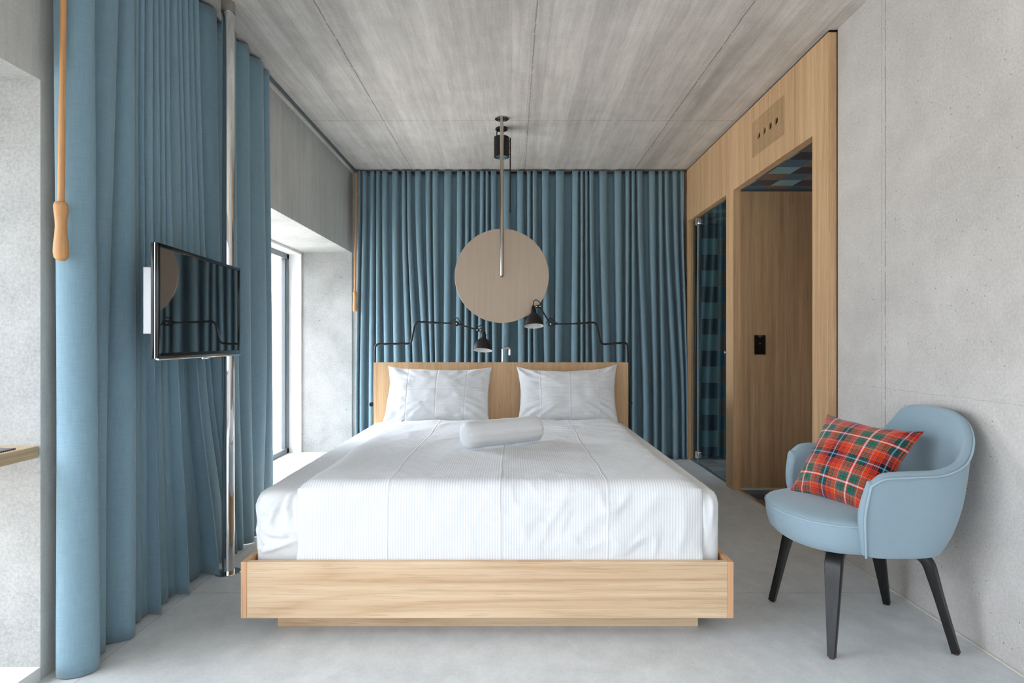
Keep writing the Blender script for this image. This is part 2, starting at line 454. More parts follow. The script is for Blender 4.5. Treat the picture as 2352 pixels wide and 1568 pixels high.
# rear window
w = bpy.data.objects.new('window_3', None); COL.objects.link(w); w.location = (0, Y0 - .1, RW[2]); ORIG[w.name] = Vector(w.location)
w['kind'] = 'structure'; w['label'] = 'wide window behind the viewpoint'; w['category'] = 'window'
b = bmesh.new()
for x0, x1, z0, z1 in ((RW[0], RW[0] + .05, RW[2], RW[3]), (RW[1] - .05, RW[1], RW[2], RW[3]), (RW[0], RW[1], RW[2], RW[2] + .05), (RW[0], RW[1], RW[3] - .05, RW[3]), (0, .05, RW[2], RW[3])):
    box(b, x0, x1, Y0 - .14, Y0 - .08, z0, z1)
obj('window_frame', b, M['frame'], w)
obj('window_pane', B(RW[0] + .02, RW[1] - .02, Y0 - .114, Y0 - .106, RW[2] + .02, RW[3] - .02), M['glass'], w)
# tie hole mark on the far reveal
b = bmesh.new(); lathe(b, [(.0001, 0), (.013, 0), (.013, .002), (.007, .003), (.006, .001), (.0001, .001)], ((783 - 1176) / 229.9, FAR[1] - .0005, H + (784 - 637) / 229.9), (0, -1, 0), 20)
tag(obj('wall_plug', b, simple('dull metal', (150, 150, 146), .5, .3), smooth='auto'), 'small round metal tie plug in the far concrete window reveal', 'plug')

# curtain rails
tag(obj('curtain_rail', B(-1.552, -1.528, 2.0, 6.0, CEIL - .014, CEIL - .001, bev=.002), M['rail']), 'slim grey curtain rail along the window side of the ceiling', 'curtain rail')
tag(obj('curtain_rail', B(-1.527, 1.70, 5.985, 6.01, CEIL - .014, CEIL - .001, bev=.002), M['rail']), 'slim grey curtain rail across the back of the ceiling', 'curtain rail')

# ------------------------------------------------------------------ oak wall unit with two openings
XF = 1.71; ZO = 2.32; D = .055
OP2 = (4.866, 5.945)       # shower opening
OP1 = (3.47, 4.71)         # passage opening
YE = 3.297
VY = (3.825, 4.345); VZ = (2.452, 2.705)     # grille
b = bmesh.new()
zt = CEIL - .012
box(b, XF, XF + D, YE, VY[0], ZO, zt); box(b, XF, XF + D, VY[1], 6.06, ZO, zt)
box(b, XF, XF + D, VY[0], VY[1], ZO, VZ[0]); box(b, XF, XF + D, VY[0], VY[1], VZ[1], zt)
box(b, XF, XF + D, YE, OP1[0], 0, ZO)
box(b, XF, XF + D, OP1[1], OP2[0], 0, ZO)
box(b, XF, XF + D, OP2[1], 6.06, 0, ZO)
box(b, XF + D, 3.0, YE + .001, OP1[0], 0, zt)
wo = struct('wall_oak', b, M['oak'], 'light oak veneered built-in wall with two openings', 'wall')
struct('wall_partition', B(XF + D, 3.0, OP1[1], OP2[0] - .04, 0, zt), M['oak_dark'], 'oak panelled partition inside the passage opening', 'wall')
struct('trim_3', B(XF + .006, WR + .02, YE + .0, 6.06, zt, CEIL), M['dark'], 'dark shadow gap above the oak wall', 'trim')
struct('trim_4', B(WR + .001, WR + .02, YE - .0128, YE - .0005, 0, CEIL - .012), M['dark'], 'dark shadow gap between oak wall and concrete', 'trim')
# tiled rooms behind
b = bmesh.new(); box(b, XF + D, 3.0, OP1[0], 4.71, ZO, ZO + .05); struct('ceiling_passage', b, M['tile_ceil'], 'patchwork tiled ceiling of the passage', 'ceiling')
b = bmesh.new(); box(b, XF + D, 3.0, OP2[0] - .04, YB, ZO, ZO + .05); struct('ceiling_shower', b, M['tile_ceil'], 'patchwork tiled ceiling of the shower', 'ceiling')
struct('floor_passage', B(1.758, 3.0, OP1[0], OP1[1], -.001, .004), M['tile_floor'], 'patchwork tiled floor of the passage', 'floor')
struct('floor_shower', B(1.758, 3.0, OP2[0] - .04, YB, -.001, .004), M['tile_floor'], 'patchwork tiled floor of the shower', 'floor')
struct('trim_5', B(1.748, 1.758, OP1[0], OP1[1], 0, .006), M['oak_y'], 'thin threshold strip at the passage', 'trim')
struct('trim_6', B(XF + D, 3.0, OP1[1] - .008, OP1[1] - .0005, 0, .02), M['silicone'], 'thin pale strip at the foot of the oak partition', 'trim')
struct('trim_9', B(XF + D, 3.0, OP1[1] - .012, OP1[1] - .0005, ZO - .012, ZO), M['rail'], 'thin metal strip at the top of the oak partition', 'trim')
b = bmesh.new(); box(b, 1.74, 3.0, YB - .012, YB, 0, ZO); struct('wall_shower_back', b, M['tile_wall'], 'patchwork tiled back wall of the shower', 'wall')
b = bmesh.new(); box(b, 2.98, 3.0, OP2[0] - .04, YB, 0, ZO); struct('wall_shower_side', b, M['tile_side'], 'patchwork tiled side wall of the shower', 'wall')
b = bmesh.new(); box(b, 2.98, 3.0, OP1[0], OP1[1], 0, ZO); struct('wall_passage', b, M['wall_r'], 'far wall of the passage', 'wall')
struct('trim_7', B(WR - .008, WR, Y0, YE - .014, 0, .009, bev=.003), M['silicone'], 'pale sealant bead along the foot of the right wall', 'trim')

# ventilation grille: milled slats around four round holes, over a dark cavity
g = thing('ventilation_grille', 'oak ventilation grille with fine horizontal slots and four round holes', 'vent', (XF, (VY[0] + VY[1]) / 2, VZ[0]))
holes = []
for px, py in ((1742, 312), (1755, 300), (1768.5, 289), (1782.5, 277)):
    sc = (px - 1176) / XF
    holes.append((F / sc, H + (784 - py) / sc))
zc = sum(h[1] for h in holes) / 4; R = .026
b = bmesh.new(); n = 30; pitch = (VZ[1] - VZ[0]) / n
for i in range(n):
    z0 = VZ[0] + i * pitch + pitch * .36; z1 = VZ[0] + (i + 1) * pitch
    zm = (z0 + z1) / 2; cuts = []
    for hy, _ in holes:
        dz = min(abs(z0 - zc), abs(z1 - zc), abs(zm - zc))
        if dz < R: w_ = math.sqrt(R * R - dz * dz); cuts.append((hy - w_, hy + w_))
    cuts.sort(); y = VY[0]
    for c0, c1 in cuts: box(b, XF + .001, XF + .012, y, c0, z0, z1); y = c1
    box(b, XF + .001, XF + .012, y, VY[1], z0, z1)
obj('slat', b, M['oak'], g)
for hy, _ in holes:
    obj('hole_ring', L([(R + .004, 0), (R + .004, -.012), (R, -.012), (R, 0), (R + .004, 0)], (XF, hy, zc), (-1, 0, 0), 32, close=True), M['oak'], g, smooth='auto')
obj('backing', B(XF + .02, XF + .05, VY[0], VY[1], VZ[0], VZ[1]), M['dark'], g)

# shower glass
XG = 1.742; yh = 5.72
dr = bpy.data.objects.new('door_1', None); COL.objects.link(dr); dr.location = (XG, 5.3, 0); ORIG[dr.name] = Vector(dr.location)
dr['kind'] = 'structure'; dr['label'] = 'frameless glass shower door with chrome hinges'; dr['category'] = 'door'
gl = M['shower_glass']
obj('door_pane', B(XG, XG + .008, OP2[0] + .006, yh - .004, .012, ZO - .014), gl, dr)
obj('fixed_pane', B(XG, XG + .008, yh + .004, OP2[1] - .002, .004, ZO - .003), gl, dr)
obj('edge_seal', B(XG - .002, XG + .010, yh - .004, yh + .004, .012, ZO - .014), simple('clear seal', (170, 178, 182), .3), dr)
obj('threshold', B(XG - .004, XG + .012, OP2[0], OP2[1], .0005, .010), M['rail'], dr)
for z in (.09, 2.27):
    b = bmesh.new(); box(b, XG - .016, XG + .022, yh - .05, yh - .006, z - .03, z + .03, bev=.004); box(b, XG - .012, XG + .018, yh + .002, yh + .04, z - .028, z + .028, bev=.004)
    tube(b, [(XG - .012, yh - .002, z - .032), (XG - .012, yh - .002, z + .032)], .009, 14)
    obj('hinge', b, M['chrome'], dr, smooth='auto')
sk = 4.90
obj('door_knob', L([(.0001, -.012), (.006, -.012), (.007, 0), (.012, .01), (.014, .02), (.010, .027), (.0001, .028)], (XG, sk + .03, 1.062), (-1, 0, 0), 24), M['chrome'], dr, smooth='auto')

# light switch and socket plate on the partition
sx, sy = 297.2, OP1[1]
x0, x1 = (1732 - 1176) / sx, (1757.5 - 1176) / sx; z0, z1 = H - (814 - 784) / sx, H - (769.5 - 784) / sx
sp = thing('switch_plate', 'black glossy switch and socket plate on the oak partition', 'switch', ((x0 + x1) / 2, sy, z0))
obj('plate', B(x0, x1, sy - .009, sy - .0006, z0, z1, bev=.003), M['blackgloss'], sp, smooth='auto')
xm = (x0 + x1) / 2; hz = (z1 - z0)
obj('key', B(xm - .03, xm - .005, sy - .014, sy - .009, z0 + hz * .60, z0 + hz * .86, bev=.002), M['blackgloss'], sp, smooth='auto')
obj('key', B(xm + .0, xm + .025, sy - .0125, sy - .009, z0 + hz * .60, z0 + hz * .86, bev=.002), M['blackgloss'], sp, smooth='auto')
obj('socket', L([(.022, 0), (.022, .004), (.019, .004), (.018, .001), (.0001, .001)], (xm - .002, sy - .009, z0 + hz * .33), (0, -1, 0), 28), M['blackgloss'], sp, smooth='auto')
b = bmesh.new()
for dx, dz in ((-.001, .895), (-.001, .56)): obj('indicator', B(xm + dx - .003, xm + dx + .003, sy - .0105, sy - .009, z0 + hz * dz - .002, z0 + hz * dz + .002), M['tag'], sp)
box(b, xm - .016, xm + .020, sy - .0100, sy - .009, z0 + hz * .955, z0 + hz * .965)
obj('print_mark', b, M['tag'], sp)
for zz in (.62,):
    pass

# ------------------------------------------------------------------ curtains
def interp_table(tab, t):
    """tab rows: list of values at t=0 (top) .. 1 (bottom), evenly spaced"""
    n = len(tab) - 1; k = min(int(t * n), n - 1); f = t * n - k
    p0, p1, p2, p3 = tab[max(k - 1, 0)], tab[k], tab[k + 1], tab[min(k + 2, n)]
    return .5 * (2 * p1 + (p2 - p0) * f + (2 * p0 - 5 * p1 + 4 * p2 - p3) * f * f + (3 * p1 - p0 - 3 * p2 + p3) * f ** 3)
def curtain_mesh(crests, along, across, base, ztop, zbot, rows=48, per=14, start=None, end=None, a=.85, drift=None, seed=0.0, droop=.012, skew=0):
    """crests: list of (positions over height, amplitude over height). The cloth runs on 'along', its folds stand out by -amp (toward the room) from base"""
    P, UV = [], []
    for r in range(rows + 1):
        t = r / rows; row, uvr = [], []
        cs = [(interp_table(c[0], t), interp_table(c[1], t)) for c in crests]
        u = 0; last = None
        for i in range(len(cs) - 1):
            (c0, a0), (c1, a1) = cs[i], cs[i + 1]
            sp = c1 - c0; aa = a * min(1.0, .16 / max(abs(sp), .02)) if abs(sp) > .16 else a
            for k in range(per if i < len(cs) - 2 else per + 1):
                q = k / per
                pos = c0 + sp * (q + aa * math.sin(4 * PI * q) / (4 * PI))
                am = a0 * (1 - q) + a1 * q
                w = math.cos(2 * PI * q); w = math.copysign(abs(w) ** .72, w)
                off = am * w
                if skew:                                   # valley tucked close behind each fold, broad face towards the room's near end
                    if i == 0:
                        off = a0 + (a1 - a0) * (1 - math.cos(PI * q)) / 2; pos = c0 + sp * q - .045 * math.sin(PI * q)
                    else:
                        vd = -min(.042, (abs(a0) + abs(a1)) / 2 * .9); pos = c0 + sp * q
                        if q < skew: off = a0 + (vd - a0) * (1 - math.cos(PI * q / skew)) / 2
                        else:
                            k_ = (q - skew) / (1 - skew); k_ = 1 - (1 - k_) ** 1.5; off = vd + (a1 - vd) * (1 - math.cos(PI * k_)) / 2
                    w = -1 if abs(q - skew) < .2 and i else 1
                zz = ztop
                if r == 0 and w < 0: zz = ztop + droop * w * 1.0
                z = zz + (zbot - zz) * t
                nn = noise.noise(Vector((i * 1.7 + q * 1.7 + seed, z * .5, seed))) * .008 * t
                o = off + nn + (drift(t, pos) if drift else 0)
                p = Vector((0, 0, z)); p[along] = pos; p[across] = base[0] + base[1] * o
                if last is not None: u += (Vector((p.x, p.y, 0)) - last).length
                last = Vector((p.x, p.y, 0))
                row.append(p); uvr.append((u, z))
        P.append(row); UV.append(uvr)
    bm = bmesh.new(); grid(bm, P, UV); return bm

# back curtain: crests read across the width, x = px offset at 6 m
def bx(v): return (800 + v * .4464 - 1176) / (F / 5.95)
top = [52, 78, 122, 150, 180, 240, 285, 306, 355, 410, 441, 512, 575, 612, 641, 690, 713, 742, 812, 890, 931, 956, 1012, 1090, 1177, 1203, 1226, 1248, 1310, 1395, 1441, 1467, 1496, 1570, 1610, 1637, 1684, 1722]
bot = [40, 64, 118, 150, 200, 250, 318, 345, 408, 432, 456, 500, 568, 604, 641, 672, 715, 752, 800, 900, 934, 960, 1030, 1076, 1172, 1202, 1230, 1272, 1338, 1402, 1434, 1470, 1540, 1585, 1624, 1690, 1728, 1746]
cr = []
for i, (a_, b_) in enumerate(zip(top, bot)):
    am = .056 + .012 * noise.noise(Vector((i * 1.9, 5, 0)))
    tt, bb = bx(a_), bx(b_)
    m = tt * .45 + bb * .55 + noise.noise(Vector((i * 3.1, 0, 0))) * .006
    cr.append(((tt, tt * .75 + m * .25, m, bb * .8 + m * .2, bb), (am * .8, am * .95, am, am * 1.05, am)))
cb = obj('curtain', curtain_mesh(cr, 0, 1, (5.995, -1), CEIL - .016, .004, per=18, a=1.28, seed=3.3), M['curtain'], smooth=True, mods=[('SOLIDIFY', dict(thickness=.003, offset=0))])
tag(cb, 'long blue pleated wool curtain across the back behind the bed', 'curtain')

# left curtain: crest positions given by where each fold edge is met by the line of sight
def ly(px, x=1.475): return F * x / (1176 - px)
rows_l = [  # (top px, 1/3, 2/3, bottom px, amp top .. bottom)
 (124, 130, 134, 131, -.03, -.03, -.03, -.03),
 (214, 219, 224, 228, .075, .08, .085, .085),
 (276, 262, 245, 241, .055, .050, .045, .030),
 (308, 309, 310, 311, .045, .055, .06, .065),
 (318, 317, 320, 323, .045, .03, .02, .010),
 (332, 330, 338, 345, .045, .04, .020, .004),
 (350, 350, 356, 368, .045, .05, .055, .060),
 (362, 367, 371, 386, .045, .04, .03, .012),
 (376, 379, 388, 409, .045, .04, .02, .004),
 (388, 392, 412, 434, .045, .05, .06, .075),
 (405, 415, 424, 455, .045, .03, .015, .004),
 (415, 426, 438, 479, .045, .03, .012, .006),
 (430, 441, 455, 503, .045, .05, .070, .100),
 (442, 454, 474, 520, .045, .03, .03, .030),
 (456, 467, 487, 532, .045, .04, .04, .040),
 (497, 502, 512, 544, .040, .045, .05, .045),
 (542, 543, 548, 560, .040, .045, .045, .05),
 (572, 574, 576, 584, .045, .05, .05, .055),
 (604, 608, 612, 604, .045, .05, .055, .05),
 (618, 622, 626, 628, .035, .045, .05, .055)]
cl = []
for r in rows_l:
    a4 = r[4:]
    ys = [ly(p, 1.535 - am) for p, am in zip(r[:4], a4)]
    cl.append((ys, a4))
cL = obj('curtain', curtain_mesh(cl, 1, 0, (-1.535, 1), CEIL - .016, .004, per=24, seed=9.1, skew=.26), M['curtain'], smooth=True, mods=[('SOLIDIFY', dict(thickness=.003, offset=0))])
tag(cL, 'long blue pleated wool curtain along the windows, gathered behind the television', 'curtain')

# curtain wands
def wand(x, y, zt, zb, label):
    w = thing('curtain_wand', label, 'curtain wand', (x, y, zb), 'turned wooden wands that draw the curtains')
    hl = .198
    obj('rod', T([(x + .012, y, zt), (x + .006, y, zt * .5 + zb * .5), (x, y, zb + hl - .01)], [.0095, .0095, .0105], 14), M['wand'], w, smooth='auto')
    pr = [(.0001, 0), (.012, .003), (.020, .012), (.0225, .03), (.0215, .055), (.0185, .085), (.0165, .115), (.0175, .14), (.0205, .165), (.0215, .182), (.019, .194), (.012, .198), (.0001, .198)]
    obj('handle', L(pr, (x, y, zb), seg=28), M['wand'], w, smooth=True)
    obj('hook', T([(x + .012, y, zt - .004), (x + .012, y, CEIL - .014)], .002, 8), M['rail'], w)
wand(-1.502, 2.03, 2.80, 1.417, 'wooden curtain wand hanging at the near edge of the window curtain')
wand((815 - 1176) / 237, 5.91, 2.775, 1.437, 'wooden curtain wand hanging in the far corner by the bed')

# ------------------------------------------------------------------ shelf in the near niche
sh = thing('window_shelf', 'oak shelf spanning the near window niche', 'shelf', (-1.85, .6, .757))
obj('board', B(-2.08, WL - .002, NEAR[0] + .004, NEAR[1] - .006, .757, .797, bev=.002), M['oak_desk'], sh)
mt = B(-2.05, WL - .022, NEAR[0] + .1, NEAR[1] - .075, .797, .802, bev=.001)
tag(obj('woven_mat', mt, M['mat']), 'dark grey ribbed woven mat lying on the oak window shelf', 'mat')

# ------------------------------------------------------------------ chrome pole and television
xp, yp = -1.411, 3.03
p = thing('chrome_pole', 'polished chrome pole from floor to ceiling carrying the television', 'pole', (xp, yp, 0))
obj('shaft', T([(xp, yp, .006), (xp, yp, CEIL - .05)], .0295, 40), M['chrome'], p, smooth='auto')
obj('floor_flange', L([(.062, 0), (.062, .004), (.058, .007), (.031, .007), (.031, .010), (.0001, .010)], (xp, yp, 0), seg=44), M['chrome'], p, smooth='auto')
obj('ceiling_collar', T([(xp, yp, CEIL - .055), (xp, yp, CEIL - .0005)], .033, 40), M['steel'], p, smooth='auto')
xa, ya, xb, yb = -1.279, 2.195, -1.334, 2.98
zb_, zt_ = 1.088, 1.507
tv = thing('television', 'flat screen television on the chrome pole, reflecting the back curtain', 'television', ((xa + xb) / 2, (ya + yb) / 2, zb_))
tdir = Vector((xb - xa, yb - ya, 0)); tw = tdir.length; tdir.normalize(); nrm = Vector((tdir.y, -tdir.x, 0))
def tvbox(bm, u0, u1, n0, n1, z0, z1, bev=0.0):
    t = bmesh.new(); box(t, u0, u1, n0, n1, z0, z1, bev)
    for v in t.verts:
        c = v.co.copy(); q = Vector((xa, ya, 0)) + tdir * c.x + nrm * c.y; v.co = Vector((q.x, q.y, c.z))
    merge(bm, t)
b = bmesh.new(); tvbox(b, 0, tw, -.022, 0, zb_, zt_, .003); tvbox(b, .06, tw - .14, -.038, -.022, zb_ + .04, zt_ - .05, .005)
obj('housing', b, M['blackgloss'], tv, smooth='auto')
b = bmesh.new(); f = .014
tvbox(b, 0, f, -.0005, .006, zb_, zt_, .002); tvbox(b, tw - f, tw, -.0005, .006, zb_, zt_, .002)
tvbox(b, 0, tw, -.0005, .006, zt_ - f, zt_, .002); tvbox(b, 0, tw, -.0005, .006, zb_, zb_ + f + .006, .002)
bz = obj('bezel', b, M['blackgloss'], tv, smooth='auto')
b = bmesh.new(); tvbox(b, f, tw - f, -.0003, .001, zb_ + f, zt_ - f); obj('screen', b, M['screen'], tv)
b = bmesh.new(); tvbox(b, -.001, tw + .001, -.004, .008, zb_ - .006, zb_ + .001, .002); tvbox(b, tw * .5 - .03, tw * .5 + .03, -.004, .009, zb_ - .012, zb_ - .005, .002)
tvbox(b, -.0012, -.0002, -.008, -.006, zb_, zt_)
obj('chrome_lip', b, M['chrome'], tv, smooth='auto')
b = bmesh.new(); tvbox(b, .05, .075, -.074, -.030, 1.178, 1.424, .002)
obj('bracket', b, M['alu'], tv)
b = bmesh.new(); tvbox(b, .07, .60, -.060, -.040, 1.27, 1.33, .002); tube(b, [Vector((xa, ya, 1.30)) + tdir * .58 - nrm * .050, Vector((xp + .02, yp - .03, 1.30))], .014, 14)
obj('support_arm', b, M['steel'], tv)

# ------------------------------------------------------------------ bed
bx0, bx1, by0, by1 = -1.049, .857, 2.357, 4.59
bed = thing('bed', 'wide light oak bed frame with low plinth and tall headboard', 'bed', ((bx0 + bx1) / 2, (by0 + by1) / 2, 0))
rt = .023
obj('footboard', B(bx0 + rt + .0005, bx1 - rt - .0005, by0 + .0005, by0 + rt, .08, .2975, bev=.0015), M['oak_x'], bed)
obj('side_rail', B(bx0, bx0 + rt, by0, 4.544, .08, .298, bev=.0015), M['oak_end'], bed)
obj('side_rail', B(bx1 - rt, bx1, by0, 4.544, .08, .298, bev=.0015), M['oak_end'], bed)
obj('slat_base', B(bx0 + rt, bx1 - rt, by0 + rt, 4.544, .20, .225), M['oak_y'], bed)
obj('headboard', B(-1.033, .868, 4.545, 4.585, 0, .994, bev=.001), M['oak'], bed)
b = bmesh.new(); box(b, -.947, .752, 2.465, 2.49, 0, .08); box(b, -.947, -.922, 2.49, 4.45, 0, .08); box(b, .727, .752, 2.49, 4.45, 0, .08); box(b, -.922, .727, 4.425, 4.45, 0, .08)
obj('plinth', b, M['oak_x'], bed)

# mattress in its fitted sheet
mx0, mx1, my0, my1, mzt = bx0 + rt + .004, bx1 - rt - .006, by0 + rt + .034, 4.53, .556
b = bmesh.new()
NX, NY, NZ = 90, 100, 26
def nz(v, s, a, seed=0): return noise.fractal(Vector((v.x * s + seed, v.y * s, v.z * s)), 1.0, 2.0, 3) * a
def sheet_pt(u, v):
    """u -1..1 across, v 0..1 back->front top, up to 2 down the front"""
    return None
def rect_ring(x0, x1, y0, y1, r, n=10):
    pts = []
    for cx_, cy_, a0 in ((x1 - r, y1 - r, 0), (x0 + r, y1 - r, 90), (x0 + r, y0 + r, 180), (x1 - r, y0 + r, 270)):
        for k in range(n + 1):
            a = math.radians(a0 + 90 * k / n); pts.append((cx_ + r * math.cos(a), cy_ + r * math.sin(a)))
    out = []
    for i, p_ in enumerate(pts):           # subdivide long runs
        q_ = pts[(i + 1) % len(pts)]; L_ = math.dist(p_, q_); m = max(1, int(L_ / .009))
        for k in range(m): out.append((p_[0] + (q_[0] - p_[0]) * k / m, p_[1] + (q_[1] - p_[1]) * k / m))
    return out
ring = rect_ring(mx0, mx1, my0, my1, .045)
lv = []
prof = [(.225, 0, 0), (.27, 0, 0), (.30, .0, 0)] + [(.30 + (.50 - .30) * k / 24, 0, 1) for k in range(1, 25)] + [(.525, .004, 1), (.542, .012, 1), (.551, .024, 1), (.5555, .04, 1), (.556, .07, .5), (.556, .15, 0), (.556, .4, 0), (.556, .7, 0), (.556, .88, 0)]
cxm, cym = (mx0 + mx1) / 2, (my0 + my1) / 2
P = []
for z, ins, wob in prof:
    row = []
    for (x, y) in ring:
        dx = max(-1, min(1, (x - cxm) / ((mx1 - mx0) / 2))); dy = max(-1, min(1, (y - cym) / ((my1 - my0) / 2)))
        X = cxm + (x - cxm) * (1 - ins / ((mx1 - mx0) / 2)); Y = cym + (y - cym) * (1 - ins / ((my1 - my0) / 2))
        pnt = Vector((X, Y, z))
        if wob:
            hh = (z - .30) / .25; am = min(1, max(0, hh * 3)) * (1 if hh < .85 else .6)
            cor = math.exp(-((x - mx0 - .1) / .12) ** 2) if y < my0 + .1 else .35
            d = noise.fractal(Vector((x * 9 + y * 9, z * 7, 1.7 + x)), 1, 2, 3)
            rid = 1 - abs(noise.noise(Vector((x * 14 + z * 9, z * 5 - x * 6, 5)))) * 2.2
            def rdg(ax_, az_, bx__, bz_, wd_=.010):
                vx, vz = bx__ - ax_, bz_ - az_; t_ = max(0, min(1, ((x - ax_) * vx + (z - az_) * vz) / (vx * vx + vz * vz)))
                return math.exp(-(((x - ax_ - vx * t_) ** 2 + (z - az_ - vz * t_) ** 2) / wd_ ** 2)) * math.sin(PI * min(1, .25 + t_ * .75)) 
            if y < my0 + .05:
                for q5 in ((.11, .545, .055, .40), (.13, .55, .15, .44), (.165, .53, .185, .40), (.06, .395, .15, .385), (.03, .32, .20, .375), (.09, .50, .045, .47)):
                    pnt.y -= .016 * rdg(mx0 + q5[0], q5[1], mx0 + q5[2], q5[3])
                for q5 in ((.075, .54, .06, .34), (.035, .53, .05, .36)):
                    pnt.y -= .014 * rdg(mx1 - q5[0], q5[1], mx1 - q5[2], q5[3], .014)
                pnt.y += .012 * math.exp(-((x - mx0 - .022 - .004 * math.sin(z * 60)) / .006) ** 2) * (1 if z < .5 else max(0, (.545 - z) / .045))
            out_ = (.006 * d + .020 * max(0, rid) * cor) * am * wob
            if abs(dy) > .95: pnt.y += math.copysign(out_, dy)
            if abs(dx) > .95: pnt.x += math.copysign(out_, dx) * .6
        row.append(pnt)
    P.append(row)
V = grid(b, P, closed_u=True)
b.faces.new(V[-1]); b.faces.new(V[0][::-1])
mat_o = obj('mattress', b, M['sheet'], smooth=True)
tag(mat_o, 'thick mattress in a wrinkled plain white sheet on the oak bed', 'mattress')

# duvet
dx0, dx1 = -.845, .742
NU, NT_ = 190, 240
ytop, yfr = 4.235, my0 - .030
Rf = .055
def duvet_center(v):
    """v metres from the back edge -> (y, z, normal dir)"""
    Lt = ytop - (yfr + Rf)
    zt = .602
    if v <= Lt: return Vector((0, ytop - v, zt)), Vector((0, 0, 1))
    w_ = v - Lt; arc = Rf * PI / 2
    if w_ <= arc:
        a = w_ / Rf; return Vector((0, yfr + Rf - Rf * math.sin(a), zt - Rf + Rf * math.cos(a))), Vector((0, -math.sin(a), math.cos(a)))
    return Vector((0, yfr, zt - Rf - (w_ - arc))), Vector((0, -1, 0))
Ltot = (ytop - (yfr + Rf)) + Rf * PI / 2 + (.602 - Rf - .286)
P, UV = [], []
def ridge(x, y, s, seed): return max(0, 1 - abs(noise.noise(Vector((x * s, y * s, seed)))) * 5)
for j in range(NT_ + 1):
    v = Ltot * j / NT_; c, nr = duvet_center(v); row, ur = [], []
    front = max(0, min(1, (v - (Ltot - .32)) / .1))
    for i in range(NU + 1):
        u = i / NU; x = dx0 + (dx1 - dx0) * u
        e = min(x - dx0, dx1 - x)
        ed = 1 - math.exp(-max(e, 0) / .028)
        h = -(.036 if nr.z > .6 else .016) * (1 - ed)     # edge sinks to the mattress
        h += .010 * noise.noise(Vector((x * 2.2, v * 1.6, 4.0)))
        h += .0045 * noise.fractal(Vector((x * 6 + .6 * v, v * 5, 9.0)), 1, 2, 3)
        # directional drapery folds, stronger at the front right and rear right
        k = math.exp(-((x - .45) / .3) ** 2) * front
        h += k * .009 * ridge(x * 1.6 + v * 1.0, v * .9 - x * .2, 5.0, 2.0)
        k2 = math.exp(-((x - .35) / .4) ** 2) * math.exp(-((v - .35) / .3) ** 2)
        h += k2 * .014 * ridge(x * .55, v * 2.4 - x * .9, 4.2, 7.0)
        k3 = math.exp(-((x - .05) / .25) ** 2) * math.exp(-((v - 1.95) / .25) ** 2)
        h += k3 * .004 * ridge(x * 3, v * 3, 3.2, 3.0)
        h += .0035 * ridge(x * 1.0 + v * .5, v * 1.2, 3.0, 11.0)
        # pillow side: rises slightly and is turned down
        if v < .06: h -= .045 * (1 - v / .06) ** 2
        # dent under the bolster
        bxc, byc = -.055, 3.245; q = Vector((x - bxc, c.y - byc)); al = q.dot(Vector((.845, .535))); ac = q.dot(Vector((-.535, .845)))
        if nr.z > .9 and abs(al) < .3: h -= .014 * math.exp(-(ac / .06) ** 2) * max(0, 1 - (al / .3) ** 4)
        if nr.y < -.9: h *= max(.15, min(1, (c.z - .29) / .06)); h = max(h, -.02)
        xx = x
        if x < dx0 + .08: xx += .03 * math.exp(-(v / .25) ** 2)
        if x > dx1 - .15: xx += .010 * math.sin(v * 4) * ((x - dx1 + .15) / .15)
        pz = c + nr * h; pz.x = xx
        if nr.z > .9: pz.z += .012 * math.exp(-((c.y - 4.1) / .15) ** 2)
        row.append(pz); ur.append((x, v))
    P.append(row); UV.append(ur)
b = bmesh.new(); grid(b, P, UV)
dv = obj('duvet', b, M['duvet'], smooth=True, mods=[('SOLIDIFY', dict(thickness=.006, offset=-1))])
tag(dv, 'white duvet with fine stripes spread over the mattress and down its foot', 'duvet')

